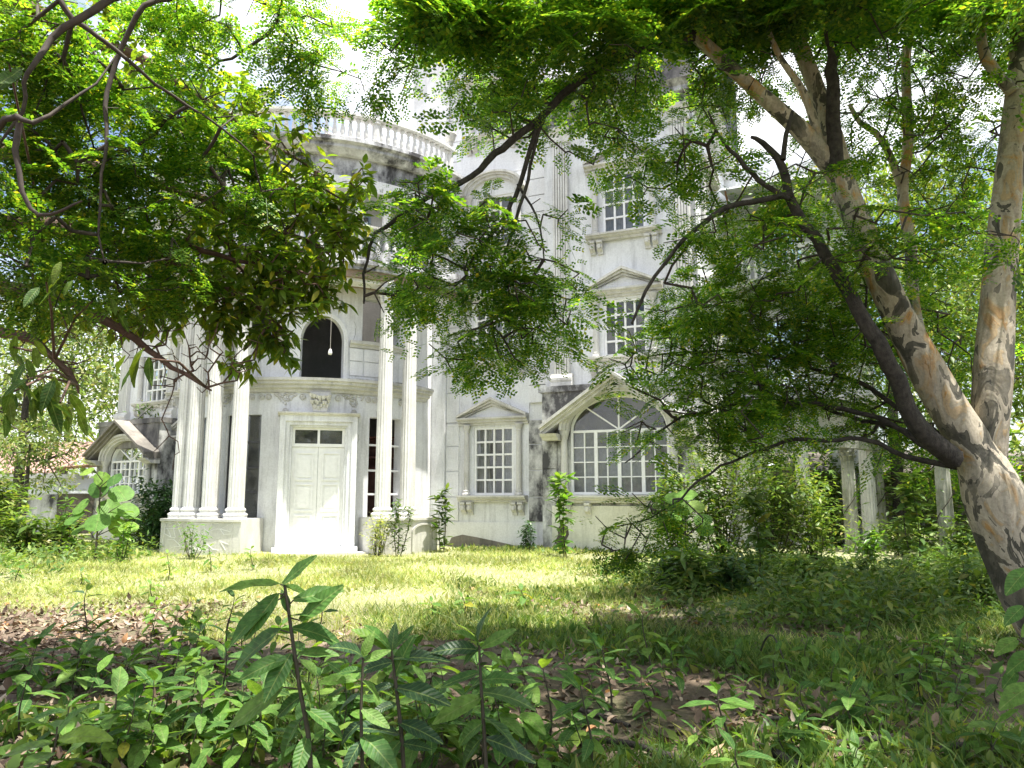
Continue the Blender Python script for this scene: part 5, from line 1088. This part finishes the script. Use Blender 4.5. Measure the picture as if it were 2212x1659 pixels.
# big round leaved plant before the left arched window, every leaf a piece
def round_leaf(N=14, notch=.2):
    V = [(0, 0, 0)]; F = []
    for i in range(N + 1):
        a = -math.pi * .93 + 2 * math.pi * .93 * i / N; r = .52 * (1 + .18 * math.cos(a)) * (1 + .05 * math.sin(a * 7)); V.append((.42 + r * math.cos(a) - .05, r * math.sin(a), -.12 * r * r * 2 + .03 * math.cos(3 * a)))
    for i in range(N): F.append((0, i + 1, i + 2))
    return np.array(V), np.array(F)
RL = np_mesh('leaf', *round_leaf(), 'young_vein', True); RLd = np_mesh('leaf', *round_leaf(), 'sapling_vein', True)
bp = at(210, 1150, 17.0); bp.z = gz(bp.x, bp.y)
pl = tag(empty('round_leaved_plant', bp), 'tall plant with big round leaves before the left arched window', 'plant')
A = []; B = []
for (u, v, L_) in ((205, 1040, .42), (230, 1080, .52), (252, 1050, .5), (190, 1080, .42), (180, 1105, .45), (215, 1110, .5), (262, 1090, .45), (240, 1125, .4), (200, 1010, .3), (225, 1020, .34), (270, 1130, .38), (185, 1135, .36), (248, 1025, .36)):
    p = at(u, v, 17.0 + random.uniform(-.35, .35)); q = bp + Vector((random.uniform(-.05, .05), 0, max(.2, p.z - .35))); A.append(q[:]); B.append(p[:])
    d = p - q; d.z = 0; place_leaf(random.choice((RL, RL, RLd)), pl, p, (d.x + random.gauss(0, .3), d.y - .25, -.45), (random.gauss(0, .35), -.55, .8), L_)
A.append(bp[:]); B.append((bp + Vector((0, 0, 1.7)))[:])
edge_tubes('stem', A, B, [.012] * (len(A) - 1) + [.025], [.007] * (len(A) - 1) + [.012], 'stem', pl)
gp = at(1480, 1120, 13.6); gp.z = gz(gp.x, gp.y)
pl = tag(empty('round_leaved_plant', gp), 'plant with pale round leaves at the corner of the mansion', 'plant')
A = []; B = []
for (u, v, L_) in ((1465, 1065, .34), (1500, 1060, .38), (1515, 1085, .3), (1490, 1090, .34), (1520, 1110, .3), (1458, 1100, .28), (1505, 1135, .3)):
    p = at(u, v, 13.6 + random.uniform(-.3, .3)); q = gp + Vector((0, 0, max(.2, p.z - .3))); A.append(q[:]); B.append(p[:]); place_leaf(RL, pl, p, (random.gauss(0, .6), -.5, -.4), (random.gauss(0, .3), -.6, .8), L_)
A.append(gp[:]); B.append((gp + Vector((0, 0, 1.6)))[:])
edge_tubes('stem', A, B, [.01] * (len(A) - 1) + [.02], [.006] * (len(A) - 1) + [.01], 'stem', pl)
# vine hanging on the sill of the left wing
P = []; D = []; U = []
c_ = TL(-2.75, .18, 4.15)
for i in range(70): P.append(np.array(c_) + rng.normal(0, 1, 3) * (.32, .12, .16)); D.append(rng.normal(0, 1, 3)); U.append(rng.normal(0, .4, 3) + (0, -.5, .8))
vn = tag(empty('sill_vine', c_), 'small green vine growing over the upper window sill of the left wing', 'vine')
scatter_mesh('foliage', P, D, U, rng.uniform(.1, .18, len(P)), LT2, 'weed_leaf', vn)
MB().prism(TL, [(-3.6, 3.87), (-2.4, 4.45), (-2.4, 4.47), (-3.6, 3.89)], .1, .12).build('stem', 'stem', vn)

# ---------------------------------------------------------------- foreground saplings: every leaf a piece
SL = [np_mesh('leaf', *leaf_template(.21, .05, .18, 6), 'sapling_vein', True), np_mesh('leaf', *leaf_template(.22, .06, .35, 6), 'sapling_vein', True), np_mesh('leaf', *leaf_template(.20, .04, .05, 6), 'sapling_vein', True)]
YL = [np_mesh('leaf', *leaf_template(.24, .05, .15, 6), 'young_vein', True), np_mesh('leaf', *leaf_template(.22, .05, .3, 6), 'young_vein', True), np_mesh('leaf', *leaf_template(.23, .05, .2, 6), 'sapling_vein', True)]
DL = [np_mesh('leaf', *leaf_template(.21, .05, .2, 6), 'dark_vein', True), np_mesh('leaf', *leaf_template(.19, .06, .4, 6), 'dark_vein', True)]
def sapling(x, y, h, n_, L0, meshes, label, grp=None, lean=(0, 0), start=.25, leafdroop=.25, r=.008):
    z0 = gz(x, y); s_ = tag(empty('sapling', (x, y, z0)), label, 'sapling', grp)
    def st(t): return Vector((x + lean[0] * t + .03 * math.sin(t * 4 + x), y + lean[1] * t, z0 - .02 + (h + .02) * t))
    A = [st(i / 7)[:] for i in range(7)]; B = [st((i + 1) / 7)[:] for i in range(7)]
    edge_tubes('stem', A, B, [r * (1.2 - i / 9) for i in range(7)], [r * (1.2 - (i + 1) / 9) for i in range(7)], 'stem', s_, 6)
    a = random.uniform(0, 6.28)
    for i in range(n_):
        t = start + (1 - start) * (i / (n_ - 1)) ** .8; a += 2.4 + random.uniform(-.3, .3); up_ = (t - .55) * 1.0
        d = (math.cos(a), math.sin(a), (.9 if t > .93 else up_ * .8 - leafdroop * .4 + random.uniform(-.25, .2)))
        p = st(t) + Vector((math.cos(a), math.sin(a), 0)) * .012
        place_leaf(random.choice(meshes), s_, p, d, (random.gauss(0, .25) - math.cos(a) * d[2], random.gauss(0, .25) - math.sin(a) * d[2], 1.0), L0 * random.uniform(.75, 1.15) * (.8 if t > .95 else 1))
    return s_
def sap_px(u, vtop, Y, n_, L0, meshes, label, grp=None, **k):
    p = at(u, vtop, Y); x = p.x; h = max(.15, p.z - gz(x, Y)); return sapling(x, Y, h, n_, L0, meshes, label, grp, **k)
def drawn_plant(stem, leaves, Y, meshes, label, r=.011):
    """sapling whose stem and leaves follow measured points"""
    g = at(*stem[-1], Y); foot = Vector((g.x + .02, Y, gz(g.x, Y))); s_ = tag(empty('sapling', foot), label, 'sapling')
    P = [at(u, v, Y) for u, v in stem] + [foot]; path = catmull([(p, r * (.55 + .45 * i / (len(P) - 1))) for i, p in enumerate(P)], .06)
    limb_mesh('stem', path, 'stem', s_, 7, .06)
    for k, (u0, v0, u1, v1) in enumerate(leaves):
        b_ = at(u0, v0, Y); dY = random.uniform(-.16, .10); e = at(u1, v1, Y + dY)
        q = min((p for p, _ in path), key=lambda p: (p - b_).length); edge_tubes('petiole', [q[:]], [b_[:]], [.004], [.003], 'stem', s_)
        place_leaf(random.choice(meshes), s_, b_, e - b_, (random.gauss(0, .2), -.55 + random.gauss(0, .25), .8), (e - b_).length * 1.03)
    return s_
drawn_plant([(615, 1266), (622, 1310), (630, 1368), (648, 1489), (668, 1613)],
    [(606, 1262, 480, 1258), (611, 1262, 679, 1200), (612, 1266, 676, 1279), (601, 1282, 524, 1372), (595, 1300, 485, 1366), (622, 1322, 612, 1275), (634, 1296, 738, 1272), (648, 1340, 736, 1265), (622, 1330, 668, 1328), (632, 1357, 740, 1368), (606, 1361, 481, 1443), (645, 1412, 728, 1404), (628, 1412, 571, 1504), (622, 1419, 520, 1454), (645, 1462, 688, 1514), (612, 1485, 491, 1570), (648, 1558, 568, 1660), (664, 1590, 640, 1670), (655, 1500, 590, 1545), (660, 1530, 740, 1575)],
    3.55, SL, 'tallest dark leaved sapling in the foreground, left of centre', .012)
drawn_plant([(846, 1406), (850, 1440), (855, 1478), (870, 1621)],
    [(846, 1405, 773, 1352), (846, 1405, 800, 1345), (848, 1404, 892, 1350), (847, 1404, 852, 1348), (850, 1423, 965, 1408), (850, 1430, 775, 1440), (852, 1462, 884, 1376), (856, 1486, 965, 1502), (852, 1480, 796, 1484), (858, 1520, 918, 1546), (856, 1520, 808, 1528), (866, 1588, 762, 1552), (868, 1606, 930, 1612), (866, 1600, 800, 1668), (860, 1560, 955, 1590)],
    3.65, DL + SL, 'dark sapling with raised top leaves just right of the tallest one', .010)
drawn_plant([(1035, 1398), (1037, 1440), (1040, 1496), (1048, 1617)],
    [(1033, 1394, 1032, 1318), (1036, 1394, 1000, 1348), (1040, 1400, 1112, 1358), (1033, 1404, 944, 1388), (1033, 1398, 998, 1432), (1038, 1452, 950, 1480), (1044, 1496, 1158, 1502), (1038, 1502, 998, 1552), (1040, 1506, 936, 1550), (1044, 1550, 1126, 1586), (1046, 1590, 966, 1656), (1050, 1596, 1152, 1626), (1038, 1440, 1056, 1420), (1042, 1470, 1110, 1452), (1046, 1560, 975, 1600), (1044, 1410, 1090, 1426)],
    3.7, DL + SL, 'dark sapling with one broad raised top leaf at the middle of the foreground', .010)
drawn_plant([(784, 1423), (782, 1480), (780, 1540), (782, 1625)],
    [(784, 1420, 750, 1375), (784, 1420, 802, 1368), (786, 1428, 842, 1404), (782, 1450, 728, 1442), (782, 1470, 830, 1500), (780, 1500, 712, 1530), (780, 1530, 840, 1570), (780, 1560, 722, 1600), (782, 1590, 850, 1640), (782, 1600, 735, 1665)],
    3.45, DL + SL, 'dark leafy sapling between the tallest one and its right neighbour', .009)
sap_px(480, 1400, 4.9, 13, .22, SL, 'mid green sapling behind the low plants at left', start=.3)
sap_px(240, 1500, 4.3, 11, .22, YL, 'sapling with wide leaves at left over dry litter', start=.3)
sap_px(110, 1570, 3.7, 14, .26, YL, 'broad leaved sapling at the bottom left corner', start=.3)
sap_px(1310, 1395, 5.6, 10, .2, SL, 'sapling right of centre at the shade edge', start=.35)
sap_px(1395, 1330, 6.6, 9, .2, YL, 'slim sapling with a lit top leaf right of centre', start=.35)
sap_px(1180, 1430, 4.9, 10, .18, YL, 'small sapling with lit tip leaf at mid foreground', start=.3)
sap_px(1265, 1480, 4.4, 10, .19, SL, 'thin sapling beside the bare soil patch', start=.3)
sap_px(190, 1275, 8.6, 8, .2, DL, 'thin dark sapling on the sunlit edge at left', start=.3)
sap_px(690, 1290, 7.0, 8, .16, YL, 'small sapling in the grass behind the tallest one', start=.4)
sap_px(500, 1290, 7.6, 8, .16, YL, 'small lit sapling at the lawn edge, left of the tallest one', start=.4)
sap_px(1560, 1490, 4.9, 8, .2, YL, 'young plant with one bright lit leaf right of the soil patch', start=.3)
sap_px(1840, 1500, 5.0, 9, .2, SL, 'pale green sapling above the lower right ground', start=.3)
sap_px(1600, 1620, 4.1, 7, .2, YL, 'low plant with two upright leaves at the bottom right of centre', start=.3)
sap_px(1990, 1390, 6.2, 8, .2, SL, 'low sapling in the shade before the leaning tree', start=.3)
for u, v, Y, lab in ((175, 1235, 12.5, 'small sapling on the sunlit lawn at far left'), (330, 1262, 10.6, 'spindly weed at the lawn edge above the dry litter'), (365, 1195, 13.5, 'small bright plant on the lawn before the left pedestal'), (455, 1180, 14.5, 'low bright plant at the foot of the left pedestal'), (545, 1185, 15, 'tiny yellow green plant left of the door step'), (1000, 1290, 9.6, 'thin weed standing in the lawn right of centre'), (1130, 1275, 10, 'thin leafy weed in the lawn before the right window'), (930, 1300, 9.2, 'slim weed in the grass above the broad topped sapling'), (1310, 1215, 12.5, 'sapling at the lawn edge below the arched window'), (40, 1215, 13, 'leafy sapling at the left edge of the lawn')):
    sap_px(u, v, Y, 9, .17, YL, lab, 'saplings standing in the lawn', start=.3)
rp = random.Random(11)
ORD = ['first', 'second', 'third', 'fourth', 'fifth', 'sixth', 'seventh', 'eighth', 'ninth', 'tenth', 'eleventh', 'twelfth']
ROW = ['front', 'second', 'third', 'fourth', 'fifth', 'sixth', 'seventh']
zones = [(56, (20, 640), (1440, 1690), YL + SL, (.14, .23), 'broad leaved plant', 'of the dense patch at lower left', 'plants of the dense patch at lower left'),
         (44, (640, 1180), (1430, 1690), SL + YL, (.14, .24), 'leafy plant', 'among the dark saplings at bottom centre', 'low plants among the dark saplings'),
         (26, (1180, 1700), (1400, 1670), YL + SL, (.10, .18), 'seedling', 'round the bare soil right of centre', 'seedlings round the bare soil'),
         (40, (1700, 2200), (1330, 1670), SL + YL, (.10, .2), 'shaded plant', 'on the ground at lower right', 'shaded plants at lower right'),
         (14, (330, 640), (1350, 1440), YL, (.12, .18), 'small plant', 'between leaf litter and lawn', 'small plants between litter and lawn')]
def gy(v): return (CZ) / math.tan(math.atan((v - 829.5) / FPX) - PITCH)
for n_, (u0, u1), (v0, v1), ms, lr, what, where, grp in zones:
    pts = sorted([(rp.uniform(v0, v1), rp.uniform(u0, u1)) for i in range(n_)], reverse=True); per = 8 if n_ > 14 else 7
    for row in range(0, n_, per):
        for c_, (v, u) in enumerate(sorted(pts[row:row + per], key=lambda t: t[1])):
            Y = gy(v); x = at(u, v, Y).x; big = rp.random()
            sapling(x, Y, (.12 + .26 * big) * (1.25 if u < 1200 else .8), rp.randint(7, 11), rp.uniform(*lr), ms, f"{what}, {ORD[c_]} from left in {ROW[row // per]} row {where}", grp, start=.25, leafdroop=.4, r=.005)
bl_ = at(2190, 1450, 4.2); bl_.z = gz(bl_.x, bl_.y); bl_.x += .35
pl = tag(empty('broad_leaved_weed', bl_), 'weed with big green leaves reaching in at the right edge', 'plant')
A = []; B = []
BLm = np_mesh('leaf', *leaf_template(.27, .05, .3, 10), 'sapling_vein', True)
for (u, v, L_, dx) in ((2150, 1380, 0.158, -1), (2190, 1410, 0.202, -1), (2150, 1450, 0.130, -.6), (2180, 1480, 0.216, -1), (2200, 1340, 0.144, -.8), (2160, 1310, 0.144, -.7), (2200, 1560, 0.158, -.7), (2170, 1230, 0.187, -.6)):
    p = at(u, v, 4.2 + random.uniform(-.15, .3)); q = bl_ + Vector((0, 0, max(.1, p.z - .25))); p.x += .12; A.append(q[:]); B.append(p[:]); place_leaf(BLm, pl, p, (dx, -.25, -.35), (.15, -.5, .85), L_)
A.append(bl_[:]); B.append((bl_ + Vector((0, 0, 1.05)))[:])
edge_tubes('stem', A, B, [.008] * (len(A) - 1) + [.014], [.005] * (len(A) - 1) + [.008], 'stem', pl)

# ---------------------------------------------------------------- lawn, weeds, litter, sticks
BLADE = []
for w, bend in ((.03, .3), (.04, .7), (.025, .15)):
    BLADE.append((np.array([(0, -w, 0), (0, w, 0), (.55, w * .8, -bend * .2), (.55, -w * .8, -bend * .2), (1, 0, -bend)]), None))
BLADE = [(v, np.array([(0, 1, 2), (0, 2, 3), (3, 2, 4)])) for v, _ in BLADE]
def inside(x, y):                                # keep out of the house and off the steps
    dx, dy = x - DO[0], y - DO[1]
    m_ = dx * dx + dy * dy < 4.9 ** 2
    s_ = (x - OR_[0]) * math.cos(AR) - (y - OR_[1]) * math.sin(AR); d = -(x - OR_[0]) * math.sin(AR) - (y - OR_[1]) * math.cos(AR)
    m_ |= (s_ > -1) & (d < np.where(s_ > 3.6, .9, .05)) & (s_ < 12)
    s_ = (x - OL[0]) * math.cos(AL) - (y - OL[1]) * math.sin(AL); d = -(x - OL[0]) * math.sin(AL) - (y - OL[1]) * math.cos(AL)
    return m_ | ((s_ < 1) & (s_ > -4.9) & (d < .7))
GZ = np.vectorize(gz)
def lawn(name, n_, xr, yr, L, mat, lean, dens, label, tm=BLADE, cat='grass', pw=1):
    x = rng.uniform(*xr, n_); y = yr[0] + (yr[1] - yr[0]) * rng.random(n_) ** pw; lim = .72 * y + 2; keep = (np.abs(x) < lim) & ~inside(x, y)
    nz = np.sin(x * 1.3 + 2 * np.sin(y * .8)) + np.sin(y * 1.7 + 1.5 * np.sin(x * .6)) + rng.normal(0, .7, n_); keep &= dens(x, y, nz); x, y, nz = x[keep], y[keep], nz[keep]
    P = np.stack([x, y, GZ(x, y) - .005], 1); D = rng.normal(0, lean, P.shape); D[:, 2] = 1; U = rng.normal(0, 1, P.shape); U[:, 2] *= .2
    LL = rng.uniform(*L, len(P)) * (1 + .25 * np.clip(nz, -1, 1.5)); return scatter_mesh(name, P, D, U, LL, tm, mat), label, cat
o, a, b_ = lawn('lawn_grass', 230000, (-16, 14), (8.0, 23), (.04, .15), 'grass_leaf', .7, lambda x, y, z: (y > np.where(x > -2.6 - (y - 6) * .35, 7.4, 9.9) + .6 * np.sin(x) + z * .5) & (x < 3.6 + z), 'sunlit yellow green lawn grass in front of the mansion', pw=1.3); tag(o, a, b_)
o, a, b_ = lawn('lawn_weed', 60000, (-16, 14), (8.5, 23), (.04, .10), 'grass_leaf', .9, lambda x, y, z: (z > -.3) & (y > 9.5) & (x < 6), 'fine leafy weeds mixed into the sunlit lawn', LT2, 'weeds'); tag(o, a, b_)
o, a, b_ = lawn('shade_grass', 90000, (-3.5, 9), (3.6, 11), (.04, .15), 'weed_leaf', .7, lambda x, y, z: (z + .5 * np.sin(3.1 * x + y) > np.where(y < 7.5, .75, -.1)) & (x > -1.8 + .25 * np.sin(y)), 'thin green grass in the shaded foreground', pw=1.4); tag(o, a, b_)
o, a, b_ = lawn('shade_weed', 60000, (-7, 10), (3.6, 14), (.035, .12), 'weed_leaf', 1.2, lambda x, y, z: (z + .6 * np.sin(2.3 * x - 1.7 * y) > .25) & ((x > -1) | (y < 5.4)), 'low creeping weeds on the shaded ground', LT2, 'weeds', pw=1.4); tag(o, a, b_)
o, a, b_ = lawn('edge_weed', 16000, (-14, 8), (16.2, 22.5), (.06, .15), 'weed_leaf', .9, lambda x, y, z: (z > .3) & ((y > 18.3) | (x > 3) | (x < -9)), 'leafy weeds along the foot of the mansion walls', LT2, 'weeds'); tag(o, a, b_)
o, a, b_ = lawn('thicket_grass', 60000, (2.5, 16), (9.5, 22), (.06, .2), 'weed_leaf', .7, lambda x, y, z: (x > 3.2 + .5 * z) & (z > -.9), 'ragged green grass under the trees right of the mansion'); tag(o, a, b_)
def undergrowth(name, n_, xr, yr, hmax, leaf, f, label):
    x = rng.uniform(*xr, n_); y = rng.uniform(*yr, n_); nz = np.sin(1.9 * x + np.sin(2.2 * y)) + np.sin(2.6 * y - 1.1 * x); k = f(x, y, nz); x, y, nz = x[k], y[k], nz[k]
    P = np.stack([x, y, GZ(x, y) + rng.random(len(x)) * hmax * np.clip(.55 + .35 * nz, .12, 1)], 1); D = rng.normal(0, 1, P.shape); D[:, 2] *= .5; U = rng.normal(0, .4, P.shape); U[:, 2] += 1
    tag(scatter_mesh(name, P, D, U, rng.uniform(*leaf, len(P)), LT2, 'weed_leaf'), label, 'undergrowth')
undergrowth('undergrowth', 26000, (.8, 10), (8.6, 14.5), .55, (.06, .15), lambda x, y, z: (x > 1.6 + .12 * (13 - y) + .35 * z + rng.normal(0, .25, len(x))) & (z > -1.1), 'tangled green undergrowth along the shaded edge of the lawn')
undergrowth('verge_undergrowth', 9000, (-16, -7.5), (11, 20), .45, (.07, .17), lambda x, y, z: (x < -7.6 - .25 * (19 - y) * .5 + .4 * z) & (z > -.6), 'leafy undergrowth at the left edge of the lawn')
LIT = [leaf_template(.26, .14, .45, 3), leaf_template(.3, -.10, -.45, 3), leaf_template(.24, .22, .2, 3), leaf_template(.34, .05, .6, 3)]
def litter(name, n_, xr, yr, f, label):
    x = rng.uniform(*xr, n_); y = rng.uniform(*yr, n_); k = f(x, y); x, y = x[k], y[k]
    P = np.stack([x, y, GZ(x, y) + rng.uniform(.004, .035, len(x))], 1); D = rng.normal(0, 1, P.shape); D[:, 2] *= .22; U = rng.normal(0, .35, P.shape); U[:, 2] += 1
    tag(scatter_mesh(name, P, D, U, rng.uniform(.04, .11, len(P)), LIT, 'litter'), label, 'leaf litter')
litter('leaf_litter', 17000, (-9, 0), (4, 11.5), lambda x, y: (x < -2.5 - (y - 6) * .35 + .4 * np.sin(y * 2) + rng.normal(0, .5, len(x))) & (y < 10.6 + .5 * np.sin(x * 1.4) + rng.normal(0, .5, len(x))), 'dry brown fallen leaves covering the ground at left')
litter('fallen_leaves', 9000, (-2, 9), (3.7, 12), lambda x, y: np.sin(x * 1.5) + np.sin(y * 1.2 + x) > -.2, 'scattered fallen leaves on the shaded soil at right')
def stick(u0, v0, u1, v1, r, label, arch=.0):
    Ya, Yb = gy(v0), gy(v1); a, b_ = at(u0, v0, Ya), at(u1, v1, Yb); a.z = gz(a.x, a.y) + r; b_.z = gz(b_.x, b_.y) + r; m_ = (a + b_) / 2 + Vector((random.gauss(0, .05), random.gauss(0, .05), arch + r))
    e = empty('fallen_branch', a); tag(e, label, 'branch', 'sticks and roots on the ground'); limb_mesh('wood', catmull([(a, r), (a.lerp(m_, .5) + Vector((0, .02, arch * .3)), r), (m_, r * .9), (b_, r * .5)], .06), 'deadwood', e, 7, .1)
stick(1500, 1640, 1230, 1590, .022, 'thick dead branch lying at the bottom centre of the ground')
stick(1730, 1660, 1640, 1610, .03, 'dead branch lying below the soil patch at the bottom')
stick(1720, 1625, 1940, 1600, .022, 'root like branch crossing the lower right ground')
stick(1640, 1585, 1720, 1560, .018, 'short bent branch in the bare soil patch')
stick(1850, 1470, 2040, 1462, .016, 'thin dead branch in front of the pale sapling')
stick(1360, 1560, 1180, 1500, .016, 'dead twig slanting behind the bottom centre saplings')
stick(1640, 1420, 1720, 1500, .008, 'thin arched dry vine stem over the shaded grass', .25)
stick(2000, 1640, 2200, 1630, .02, 'long dead branch at the bottom right corner')
tag(shrub(1488, 11.2, .7, .2, 40, (.3, .5), 'clump of long blade grass at the shaded lawn edge', 'weed_leaf', 12, cat='grass clump', name='grass_clump', tmpl=[(v * (1, .45, 1), f) for v, f in LT2]), 'clump of long blade grass at the shaded lawn edge', 'grass clump')
